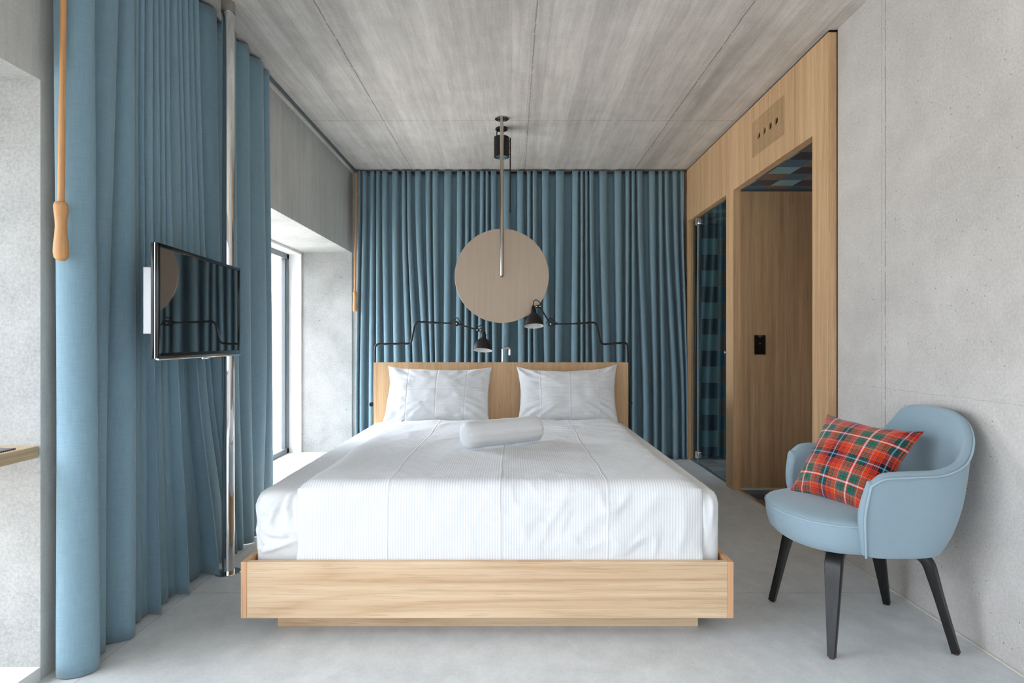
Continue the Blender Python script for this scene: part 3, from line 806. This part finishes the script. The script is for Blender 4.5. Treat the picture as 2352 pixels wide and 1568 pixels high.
# pillows
def pillow_mesh(c, thick_f, thick_b, n=44, concave=.035, seed=0, wr=.004, uvs=None, nrmdir=None, top=1.0):
    """c: corners bl, br, tr, tl"""
    bl, br, tr, tl = [Vector(q) for q in c]
    nr = (br - bl).cross(tl - bl).normalized()
    if nrmdir is not None and nr.dot(nrmdir) < 0: nr = -nr
    cen = (bl + br + tr + tl) / 4; W = (br - bl).length; Hh = (tl - bl).length
    b = bmesh.new(); layers = []
    for side, th in ((1, thick_f), (-1, thick_b)):
        P, UV = [], []
        for j in range(n + 1):
            row, ur = [], []
            for i in range(n + 1):
                a, d = i / n * 2 - 1, j / n * 2 - 1
                a2 = math.copysign(abs(a) ** .8, a); d2 = math.copysign(abs(d) ** .8, d)
                fu, fv = (a2 + 1) / 2, (d2 + 1) / 2
                # concave edges
                wob = 1 + .35 * noise.noise(Vector((a * 2, d * 2, seed)))
                px = fu - math.copysign(1, a2) * concave * wob * abs(a2) ** 3 * (1 - d2 * d2) / W * 1.0
                py = fv - math.copysign(1, d2) * concave * (top if d2 > 0 else 1) * wob * abs(d2) ** 3 * (1 - a2 * a2) / Hh * 1.0
                p0 = (bl * (1 - px) + br * px) * (1 - py) + (tl * (1 - px) + tr * px) * py
                pr = ((1 - abs(a2) ** 2.4) ** .62) * ((1 - abs(d2) ** 2.4) ** .62)
                edge = min(1 - abs(a2), 1 - abs(d2))
                rad = math.atan2(d2, a2)
                wk = 0
                if edge > .001:
                    wk = wr * noise.fractal(Vector((fu * 7 * W / .7, fv * 7, seed + side)), 1, 2, 3)
                    rr = math.hypot(a2, d2)
                    cd = min(math.hypot(a2 - sx_, d2 - sy_) for sx_ in (-1, 1) for sy_ in (-1, 1))
                    wk += wr * 1.0 * math.exp(-(cd / .55) ** 2) * math.sin(rad * 26 + seed * 3 + 4 * noise.noise(Vector((a, d, seed)))) * min(1, edge * 12)
                p0 = p0 + nr * side * (th * pr + wk * min(1, edge * 8))
                row.append(p0); ur.append((fu * W, fv * Hh) if uvs is None else (fu, fv))
            P.append(row); UV.append(ur)
        if side < 0: P = [r[::-1] for r in P]; UV = [r[::-1] for r in UV]
        grid(b, P, UV)
    bmesh.ops.remove_doubles(b, verts=b.verts[:], dist=.0006)
    return b
def px3(px, py, y): s_ = F / y; return ((px - 1176) / s_, y, H - (py - 784) / s_)
PL = [px3(877, 974, 4.28), px3(1126, 974, 4.28), px3(1132, 843, 4.47), px3(892, 840, 4.47)]
PR = [px3(1188, 974, 4.28), px3(1422, 974, 4.28), px3(1419, 836, 4.47), px3(1186, 841, 4.47)]
fwd = Vector((0, -1, .3))
for c, sd, lb in ((PL, 1.3, 'white pillow on the window side, leaning on the oak headboard'), (PR, 4.1, 'white pillow on the wall side, leaning on the oak headboard')):
    o = obj('pillow', pillow_mesh(c, .075, .045, n=72, concave=.026, seed=sd, wr=.0085, nrmdir=fwd, top=1.25 if sd < 2 else 2.1), M['pillow'], smooth=True)
    tag(o, lb, 'pillow', 'bed pillows against the headboard')
    sq = []
# loose hem flap of the window-side pillow
# bolster
A_, B_ = Vector((-.245, 3.125, .668)), Vector((.143, 3.365, .672))
ax = (B_ - A_).normalized(); L_ = (B_ - A_).length; rb = .069
a_, b2 = frame_at(A_, ax)
prof = [(0.0, .0), (.35, -.002), (.7, -.001), (.88, .003), (.96, .011), (1.0, .026)]
prof = [(r * rb, h) for r, h in prof] + [(rb * (1 + .012 * math.sin(k)), .045 + (L_ - .09) * k / 24) for k in range(1, 24)] + [(r * rb, L_ - h) for r, h in prof[::-1]]
P, UV = [], []
for (r, h) in prof:
    row, ur = [], []
    for k in range(48):
        th = 2 * PI * k / 48; d = a_ * math.cos(th) + b2 * math.sin(th)
        endf = math.exp(-(min(h, L_ - h) / .06) ** 2)
        rr = r * (1 + .03 * noise.noise(d * 2 + Vector((h * 8, 0, 0))) + .035 * endf * math.sin(th * 9 + 2 * math.sin(th * 2)))
        q = A_ + ax * h + d * rr
        q.z = max(q.z, .598)
        row.append(q); ur.append((h, th * rb))
    P.append(row); UV.append(ur)
b = bmesh.new(); grid(b, P, UV, closed_u=True); bmesh.ops.remove_doubles(b, verts=b.verts[:], dist=.0002)
bo = obj('bolster', b, M['bolster'], smooth=True)
tag(bo, 'small white satin-stripe bolster lying on the middle of the duvet', 'bolster')

# ------------------------------------------------------------------ washstand and tap behind the headboard
ws = thing('washstand', 'oak washstand standing behind the headboard', 'washstand', (-.08, 4.83, 0))
b = bmesh.new(); box(b, -1.0, .84, 4.588, 5.06, .08, .86); obj('body', b, M['oak'], ws)
obj('plinth', B(-.95, .79, 4.62, 5.0, 0, .08), M['dark'], ws)
b = bmesh.new(); box(b, -1.0, .84, 4.588, 4.64, .86, .88); box(b, -1.0, .84, 5.0, 5.06, .86, .88); box(b, -1.0, -.35, 4.64, 5.0, .86, .88); box(b, .19, .84, 4.64, 5.0, .86, .88)
obj('worktop', b, M['white'], ws)
b = bmesh.new(); box(b, -.35, .19, 4.78, 5.0, .861, .864); box(b, -.35, .19, 4.64, 4.78, .86, .88); obj('basin', b, M['white'], ws)
obj('door', B(-.98, -.09, 5.06, 5.078, .10, .85), M['oak'], ws); obj('door', B(-.07, .82, 5.06, 5.078, .10, .85), M['oak'], ws)
sT = F / 4.72; xt = (1154.5 - 1176) / sT; zt2 = H - (799 - 784) / sT
tp = thing('tap', 'chrome swan-neck tap rising behind the middle of the headboard', 'tap', (xt, 4.72, .88))
xr = (1171 - 1176) / sT
obj('spout', T(rounded([(xt, 4.72, .885), (xt, 4.72, zt2), (xr, 4.74, zt2), (xr, 4.74, H - (806 - 784) / sT)], .016, 8), .0085, 18), M['chrome'], tp, smooth='auto')
obj('aerator', T([(xr, 4.74, H - (805 - 784) / sT), (xr, 4.74, H - (815.5 - 784) / sT)], .0105, 18), M['chrome'], tp, smooth='auto')
obj('base_ring', L([(.022, 0), (.022, .006), (.012, .01), (.0085, .01)], (xt, 4.72, .88), seg=28), M['chrome'], tp, smooth='auto')

# ------------------------------------------------------------------ round mirror on ceiling pole
ym = 4.60; sm = F / ym; xm_ = (1152.5 - 1176) / sm
mr = thing('round_mirror', 'large round mirror on a steel ceiling pole, seen from its back', 'mirror', (xm_, ym, CEIL))
zm_ = H + (784 - 632.5) / sm
RM = 108 / (F / (ym + .03))
obj('pole', T(rounded([(xm_, ym, CEIL - .006), (xm_, ym, zm_), (xm_, ym + .022, zm_)], .014, 6), .0135, 24), M['steel'], mr, smooth='auto')
obj('ceiling_flange', L([(.052, 0), (.052, .005), (.046, .008), (.0001, .008)], (xm_, ym, CEIL - .0085), seg=40), M['steel'], mr, smooth='auto')
obj('disc', L([(.0001, 0), (RM - .0015, 0), (RM, .0015), (RM, .006), (.0001, .006)], (xm_ + .0, ym + .022, zm_), (0, 1, 0), 96), M['mirror_back'], mr, smooth='auto')
for k in range(4):
    a = PI / 4 + k * PI / 2; b = L([(.0001, -.001), (.005, -.001), (.006, 0)], (xm_ + .034 * math.cos(a), ym + .034 * math.sin(a), CEIL - .0090), seg=12)
    obj('screw', b, M['rail'], mr)
b = L([(.0001, 0), (RM - .004, 0), (RM - .004, .004), (.0001, .004)], (xm_, ym + .0282, zm_), (0, 1, 0), 96)
obj('mirror_glass', b, M['chrome'], mr)

# ------------------------------------------------------------------ ceiling spotlight
ysp = 4.81; ss = F / ysp; xs = (1152 - 1176) / ss
spt = thing('ceiling_spotlight', 'black cylinder ceiling spotlight behind the mirror pole', 'ceiling light', (xs, ysp, CEIL))
obj('canopy', L([(.048, 0), (.048, .012), (.044, .016), (.0001, .016)], (xs, ysp, CEIL - .0165), seg=36), M['black'], spt, smooth='auto')
zc1, zc0 = H + (784 - 313) / ss - .01, H + (784 - 361) / ss
obj('housing', L([(.052, 0), (.0605, 0), (.0605, zc1 - zc0), (.058, zc1 - zc0 + .003), (.0001, zc1 - zc0 + .003), (.0001, zc1 - zc0 - .03), (.052, zc1 - zc0 - .03), (.052, 0)], (xs, ysp, zc0), seg=48, close=True), M['black'], spt, smooth='auto')
obj('reflector', L([(.0515, 0.004), (.047, .0), (.028, .05), (.012, .06), (.0001, .06)], (xs, ysp, zc0), seg=40, close=True), M['chrome'], spt, smooth=True)
obj('cable', T(catmull([(xs - .012, ysp, CEIL - .014), (xs - .034, ysp, CEIL - .028), (xs - .036, ysp, CEIL - .055), (xs - .018, ysp, zc1 + .001)], 6), .0045, 10), M['black'], spt, smooth=True)
obj('stem', T([(xs + .01, ysp, zc1), (xs + .01, ysp, CEIL - .012)], .006, 12), M['black'], spt)
xr2 = (1172 - 1176) / ss
obj('handle_rod', T([(xr2, ysp, H + (784 - 316.5) / ss), (xr2 - .001, ysp, H + (784 - 484) / ss)], .0048, 12), M['black'], spt, smooth='auto')
for py in (324, 339, 354): obj('rod_pin', T([(xs + .058, ysp, H + (784 - py) / ss), (xr2, ysp, H + (784 - py) / ss)], .004, 10), M['black'], spt)
b = bmesh.new(); bmesh.ops.create_uvsphere(b, u_segments=16, v_segments=12, radius=.0085, matrix=Matrix.Translation((xr2 - .001, ysp, H + (784 - 485.5) / ss)))
obj('rod_tip', b, M['black'], spt, smooth=True)

# ------------------------------------------------------------------ reading lamps
def lamp(rod, joint, arm_end, neck, shade_top, shade_c, tilt, side, label, clamp_px, yl=4.53):
    """points given as (px, py) on the plane y=yl; the arm leans slightly forward"""
    k = lambda q, y=yl: Vector(px3(q[0], q[1], y))
    base = k((rod[0][0], rod[0][1]), 4.56)
    lp = thing('reading_lamp', label, 'lamp', base, 'black jointed reading lamps at the headboard')
    n = len(rod)
    ys = [4.56, 4.56] + [4.56 - .05 * i / (n - 2) for i in range(1, n - 1)]
    pts = [k(q, y) for q, y in zip(rod, ys)]
    obj('bent_rod', T(rounded(pts, .032, 7), .0076, 16), M['black'], lp, smooth='auto')
    # slim front arm continues from the bent rod with a sleeve
    j = k(joint, 4.49); e = k(arm_end, 4.46)
    obj('middle_arm', T([pts[-1], j], .0056, 14), M['black'], lp, smooth='auto')
    d = (j - pts[-1]).normalized()
    s0 = pts[-1] - (pts[-1] - pts[-2]).normalized() * .10
    for q in (s0 + Vector((0, 0, .0085)), j - d * .05 + Vector((0, 0, .007))):
        obj('set_screw', L([(.004, 0), (.004, .005), (.0001, .006)], q - Vector((0, 0, .002)), seg=12), M['black'], lp)
    jt = obj('joint', L([(.0001, -.011), (.018, -.011), (.020, -.008), (.020, .008), (.018, .011), (.0001, .011)], j, (0, 1, 0), 28), M['black'], lp, smooth='auto')
    sub('joint_screw', L([(.0001, 0), (.006, 0), (.006, .003), (.0001, .004)], j + Vector((0, -.011, 0)), (0, -1, 0), 20), M['steel'], jt, smooth='auto')
    obj('front_arm', T([j, e], .0054, 14), M['black'], lp, smooth='auto')
    cj = obj('shade_joint', T([e - Vector((side * .012, 0, 0)), e + Vector((side * .028, 0, -.001))], .0115, 16), M['black'], lp, smooth='auto')
    for q in (-.004, .020):
        sub('joint_screw', L([(.0001, 0), (.0055, 0), (.0055, .003), (.0001, .004)], e + Vector((side * q, -.011, 0)), (0, -1, 0), 16), M['steel'], cj)
    # shade
    dirn = Vector(tilt).normalized()
    o = k(neck, 4.455); Ls = (k(shade_c, 4.455) - o).length
    f_ = Ls / .13
    pr = [(.010, .0), (.012, .004), (.019, .008), (.0195, .030), (.022, .040), (.036, .052), (.050, .070), (.060, .092), (.0655, .114), (.068, .128), (.0700, .130)]
    pr = [(r * 1.02, h * f_) for r, h in pr]
    inner = [(r - .0018, h) for r, h in pr[::-1]][1:-3]
    shd = obj('shade', L([(.0001, 0)] + pr, o, dirn, 48, close=True), M['black'], lp, smooth='auto')
    sub('shade_lining', L([(pr[-1][0] - .0006, pr[-1][1] + .0002)] + inner + [(.0001, inner[-1][1])], o, dirn, 48, close=True), M['lampwhite'], shd, smooth='auto')
    b = bmesh.new(); bmesh.ops.create_uvsphere(b, u_segments=20, v_segments=12, radius=.022, matrix=Matrix.Translation(o + dirn * Ls * .68))
    obj('bulb', b, M['lampwhite'], lp, smooth=True)
    obj('socket_cap', L([(.0001, -.026), (.004, -.026), (.005, -.018), (.010, -.016), (.011, -.008), (.015, -.006), (.015, .001), (.0001, .001)], o, dirn, 24), M['black'], lp, smooth='auto')
    top_ = o - dirn * .026
    obj('cable', T(catmull([top_, top_ + Vector((side * -.004, 0, .022)), top_ + Vector((side * -.020, 0, .034)), top_ + Vector((side * -.040, 0, .022)), e + Vector((side * -.022, 0, .004))], 8), .0032, 10), M['black'], lp, smooth=True)
    obj('joint_cable', T(catmull([j - d * .05 + Vector((0, 0, .004)), j - d * .030 + Vector((0, -.006, .018)), j + Vector((0, -.008, .042)), j + Vector((side * .012, -.006, .036)), j + Vector((side * .026, 0, -.006)) + (e - j).normalized() * .012], 8), .003, 10), M['black'], lp, smooth=True)
    # clamps on the headboard edge
    c = k(clamp_px, 4.56)
    hx = -1.033 if side > 0 else .868
    b = bmesh.new()
    lathe(b, [(.0001, -.014), (.014, -.014), (.0165, -.011), (.0165, .011), (.014, .014), (.0001, .014)], c, (0, 1, 0), 24)
    tube(b, [c, Vector((hx, 4.565, c.z))], .006, 10)
    obj('clamp', b, M['black'], lp, smooth='auto')
    b = bmesh.new(); box(b, min(hx, base.x) , max(hx, base.x), 4.555, 4.575, base.z, base.z + .03)
    obj('side_bracket', b, M['black'], lp)
lamp([(857, 985), (862, 790), (944, 789), (954, 738.5), (1004, 741)], (1048.5, 743), (1097, 757.5), (1111, 765), None, (1108.5, 805), (-.06, -.24, -1), 1,
     'black reading lamp on the window side, its shade hanging lower', (853.5, 928))
lamp([(1446, 985), (1441, 786), (1380, 791), (1369, 739.5), (1322, 743)], (1264.5, 744), (1239, 703.5), (1225, 707), None, (1223.5, 750), (.03, -.24, -1), -1,
     'black reading lamp on the wall side, its front arm raised before the mirror', (1447, 926))

# ------------------------------------------------------------------ armchair
CY = 2.455
ch = thing('armchair', 'grey-blue upholstered armchair with black bent wood legs by the concrete wall', 'armchair', (1.40, CY, 0))
half = [  # (bottom, low, mid, top) as (x, dy, z)
 [(1.275, .262, .372), (1.258, .288, .45), (1.248, .305, .54), (1.262, .315, .640)],
 [(1.31, .268, .366), (1.30, .292, .45), (1.298, .310, .55), (1.305, .326, .668)],
 [(1.40, .272, .366), (1.40, .292, .45), (1.405, .308, .55), (1.41, .324, .674)],
 [(1.48, .268, .366), (1.495, .288, .45), (1.51, .302, .55), (1.52, .314, .680)],
 [(1.54, .248, .368), (1.575, .266, .45), (1.605, .278, .56), (1.618, .284, .715)],
 [(1.575, .205, .372), (1.62, .216, .46), (1.655, .224, .60), (1.685, .226, .790)],
 [(1.590, .13, .376), (1.638, .136, .47), (1.675, .145, .62), (1.705, .150, .858)],
 [(1.595, .0, .378), (1.643, .0, .47), (1.682, .0, .62), (1.712, .0, .872)]]
st = [[(x, -dy, z) for x, dy, z in r] for r in half] + [[(x, dy, z) for x, dy, z in r] for r in half[-2::-1]]
cols = []
for r in range(4): cols.append(catmull([(q[r][0], CY + q[r][1], q[r][2]) for q in st], 4))
nst = len(cols[0])
P = []
for i in range(nst): P.append(catmull([cols[r][i] for r in range(4)], 4))
UV = [[(i * .05, j * .05) for j in range(len(P[0]))] for i in range(nst)]
b = bmesh.new(); V = grid(b, P, UV)
# explicit shell: outer + inner skins joined round the rim
bmesh.ops.recalc_face_normals(b, faces=b.faces[:]); b.normal_update()
cen = Vector((1.38, CY, .6))
nrms = [[V[i][j].normal.copy() for j in range(len(V[0]))] for i in range(nst)]
for i in range(nst):
    for j in range(len(V[0])):
        q = Vector(P[i][j]); d = cen - q; d.z = 0
        if nrms[i][j].dot(d) < 0: nrms[i][j] = -nrms[i][j]
b.free(); b = bmesh.new()
TH = .042
n2 = len(P[0])
sect = []
for i in range(nst):
    out_ = [Vector(P[i][j]) for j in range(n2)]
    inn = []
    for j in range(n2):
        th = TH * (1.0 if j < n2 - 1 else .8)
        inn.append(out_[j] + nrms[i][j] * th)
    up = (out_[-1] - out_[-2]).normalized(); mid = (out_[-1] + inn[-1]) / 2
    rim = []
    for k in range(1, 6):
        a = PI * k / 6
        rim.append(mid + (out_[-1] - mid) * math.cos(a) + up * (TH * .42) * math.sin(a))
    sect.append(out_ + rim + inn[::-1])
U2 = [[(i * .035, j * .03) for j in range(len(sect[0]) + 1)] for i in range(nst)]
Vs = grid(b, [s_ + [s_[0]] for s_ in sect], U2)
for row, sg in ((Vs[0], -1), (Vs[-1], 1)):                    # rounded arm fronts
    src = [v.co.copy() for v in row[:-1]]
    c0 = sum(src, Vector()) / len(src)
    prev = row
    for k in range(1, 6):
        a = k / 5 * PI / 2; new = []
        for idx in range(len(row)):
            p_ = row[idx].co; jj = idx % len(src)
            m_ = sect[0 if sg < 0 else -1]
            # partner across the thickness
            L0 = len(m_); partner = m_[(L0 - 1 - jj) % L0]
            mid = (m_[jj] + partner) / 2
            new.append(b.verts.new(mid + (m_[jj] - mid) * math.cos(a) + Vector((-1, 0, 0)) * .016 * math.sin(a)))
        for idx in range(len(row) - 1):
            try: b.faces.new((prev[idx], prev[idx + 1], new[idx + 1], new[idx]))
            except ValueError: pass
        prev = new
bmesh.ops.remove_doubles(b, verts=b.verts[:], dist=.0008)
shell = obj('shell', b, M['chair'], ch, smooth=True, mods=[('SUBSURF', dict(levels=1, render_levels=2))])
# piping along the outer rim, from one arm foot over the back to the other
out_edge = [Vector(P[0][j]) + Vector((-.003, -.004, 0)) for j in range(n2)] + [Vector(P[i][-1]) + (Vector(P[i][-1]) - cen).normalized() * .003 for i in range(1, nst - 1)] + [Vector(P[-1][j]) + Vector((-.003, .004, 0)) for j in range(n2 - 1, -1, -1)]
sub('piping', T(catmull(out_edge, 3), .0042, 8), M['piping'], shell, smooth=True)
# seat cushion
hs = [(1.055, 0), (1.062, .08), (1.088, .16), (1.135, .225), (1.205, .262), (1.30, .270), (1.42, .265), (1.53, .225), (1.60, .13), (1.615, 0)]
outl = catmull([(x, -d, 0) for x, d in hs], 5)[:-1] + catmull([(x, d, 0) for x, d in hs[::-1]], 5)[:-1]
cc = Vector((1.36, 0, 0))
b = bmesh.new(); P2, U3 = [], []
for sc_, z in ((.80, .372), (.90, .376), (.955, .392), (.985, .42), (1.0, .455), (1.0, .476), (.992, .487), (.975, .494), (.90, .503), (.75, .510), (.5, .514), (.25, .515)):
    P2.append([Vector((cc.x + (q.x - cc.x) * sc_, CY + q.y * sc_, z)) for q in outl])
    U3.append([(k * .026, z * 1.0 + (1 - sc_) * .4) for k in range(len(outl))])
for r_, row in enumerate(P2): U3[r_] = [(q.x, q.y) if r_ > 6 else (k * .026, q.z) for k, q in enumerate(row)]
V3 = grid(b, P2, U3, closed_u=True); b.faces.new(V3[-1]); b.faces.new(V3[0][::-1])
seat = obj('seat', b, M['chair'], ch, smooth=True)
sub('piping', T([Vector((cc.x + (q.x - cc.x) * 1.001, CY + q.y * 1.001, .483)) for q in outl + outl[:2]], .0036, 8), M['piping'], seat, smooth=True)
# legs
def leg(shoulder, foot, label=None):
    s_, f_ = Vector(shoulder), Vector(foot)
    inward = (Vector((1.38, CY, s_.z)) - s_); inward.z = 0; inward.normalize()
    st_ = s_ + inward * .17 + Vector((0, 0, .006))
    path = rounded([st_, s_ + Vector((0, 0, .004)), f_ + Vector((0, 0, .006))], .062, 10)
    out_ = []
    for i in range(len(path) - 1):
        m = 1 if i < len(path) - 2 else 8
        for k in range(m): out_.append(path[i].lerp(path[i + 1], k / m))
    out_.append(path[-1]); path = out_
    wdir = inward.cross(Vector((0, 0, 1))).normalized()
    tot = sum((path[i + 1] - path[i]).length for i in range(len(path) - 1)); acc = 0
    P4 = []
    for i, p_ in enumerate(path):
        if i: acc += (p_ - path[i - 1]).length
        t = acc / tot
        d = (path[min(i + 1, len(path) - 1)] - path[max(i - 1, 0)]).normalized()
        nn = wdir.cross(d).normalized()
        wd = .030 if t < .4 else .030 - (.030 - .013) * (t - .4) / .6
        th = .013 + .003 * math.exp(-((t - .42) / .1) ** 2)
        c_ = .003
        P4.append([p_ + wdir * a * (wd - (c_ if abs(b__) == 1 and False else 0)) + nn * b__ * th for a, b__ in
                   ((-1, -.7), (-.9, -1), (.9, -1), (1, -.7), (1, .7), (.9, 1), (-.9, 1), (-1, .7))])
    bm_ = bmesh.new(); V4 = grid(bm_, P4, closed_u=True); bm_.faces.new(V4[0][::-1]); bm_.faces.new(V4[-1])
    lg = obj('leg', bm_, M['blackwood'], ch, smooth='auto')
    sub('glide', L([(.009, 0), (.009, .006)], (f_.x, f_.y, .0005), seg=16), M['foot'], lg)
leg((1.205, CY - .175, .362), (1.160, 2.212, 0)); leg((1.205, CY + .175, .362), (1.152, 2.70, 0))
leg((1.555, CY - .165, .352), (1.632, 2.24, 0)); leg((1.555, CY + .165, .352), (1.640, 2.667, 0))

# tartan cushion leaning in the armchair
TC = [px3(1812, 1127, 2.63), px3(2012, 1200, 2.26), px3(2124, 990, 2.34), px3(1900, 950, 2.70)]
cu = obj('cushion', pillow_mesh(TC, .078, .045, n=56, concave=.024, seed=6.0, wr=.003, uvs=1, nrmdir=Vector((-1, -.6, .4))), M['tartan'], smooth=True)
tag(cu, 'red tartan cushion leaning in the grey-blue armchair', 'cushion')
tg = B(0, .035, 0, .0012, 0, .010)
for v in tg.verts: v.co = Vector(px3(1822, 1131, 2.60)) + Vector((v.co.x * .45, -v.co.x * .85 + v.co.y, v.co.z - .004))
sub('care_tag', tg, M['tag'], cu)

# ------------------------------------------------------------------ daylight
SKY = 3.4
W = bpy.data.worlds.new('overcast sky'); S.world = W; W.use_nodes = True
nt = W.node_tree; nt.nodes.clear()
tc = nt.nodes.new('ShaderNodeTexCoord'); sp_ = nt.nodes.new('ShaderNodeSeparateXYZ'); rp = nt.nodes.new('ShaderNodeValToRGB')
bg = nt.nodes.new('ShaderNodeBackground'); wo_ = nt.nodes.new('ShaderNodeOutputWorld')
mp = nt.nodes.new('ShaderNodeMath'); mp.operation = 'MULTIPLY_ADD'; mp.inputs[1].default_value = .5; mp.inputs[2].default_value = .5
nt.links.new(tc.outputs['Generated'], sp_.inputs[0]); nt.links.new(sp_.outputs[2], mp.inputs[0]); nt.links.new(mp.outputs[0], rp.inputs[0])
e = rp.color_ramp.elements; e[0].position = .44; e[0].color = (.80, .79, .77, 1); e[1].position = .52; e[1].color = (.77, .84, .93, 1); z3 = rp.color_ramp.elements.new(.74); z3.color = (1.92, 2.1, 2.36, 1)
# the overcast sky is dimmed on the side behind the viewer
my = nt.nodes.new('ShaderNodeMath'); my.operation = 'MULTIPLY_ADD'; my.inputs[1].default_value = .60; my.inputs[2].default_value = .95
nt.links.new(sp_.outputs[1], my.inputs[0]); mz = nt.nodes.new('ShaderNodeMath'); mz.operation = 'MULTIPLY'; mz.inputs[1].default_value = SKY
nt.links.new(my.outputs[0], mz.inputs[0]); nt.links.new(mz.outputs[0], bg.inputs[1])
nt.links.new(rp.outputs[0], bg.inputs[0]); nt.links.new(bg.outputs[0], wo_.inputs[0])
def portal(name, loc, rot, sx_, sy_):
    l = bpy.data.lights.new(name, 'AREA'); l.shape = 'RECTANGLE'; l.size = sx_; l.size_y = sy_; l.cycles.is_portal = True
    o = bpy.data.objects.new(name, l); o.location = loc; o.rotation_euler = rot; COL.objects.link(o)
for nm, (a, b_) in (('far_window_daylight', FAR), ('near_window_daylight', NEAR)):
    portal(nm, (XO - .02, (a + b_) / 2, (ZS + ZH) / 2), (0, -PI / 2, 0), ZH - ZS, b_ - a)
portal('rear_window_daylight', ((RW[0] + RW[1]) / 2, Y0 - .22, (RW[2] + RW[3]) / 2), (PI / 2, 0, 0), RW[1] - RW[0], RW[3] - RW[2])

# ------------------------------------------------------------------ camera and output look
cd = bpy.data.cameras.new('camera'); cd.sensor_width = 36; cd.lens = 36 * F / 2352; cd.clip_start = .05
cam = bpy.data.objects.new('camera', cd); COL.objects.link(cam); cam.location = (0, 0, H); cam.rotation_euler = (PI / 2, 0, 0)
S.camera = cam
S.view_settings.view_transform = 'Standard'; S.view_settings.look = 'None'; S.view_settings.gamma = 1; S.view_settings.use_curve_mapping = False
S.view_settings.exposure = 1.20
S.cycles.use_denoising = True
S.cycles.max_bounces = 7; S.cycles.diffuse_bounces = 5; S.cycles.glossy_bounces = 4; S.cycles.transparent_max_bounces = 8
S.cycles.use_adaptive_sampling = True; S.cycles.adaptive_threshold = .10; S.cycles.adaptive_min_samples = 16
S.cycles.sample_clamp_indirect = 8
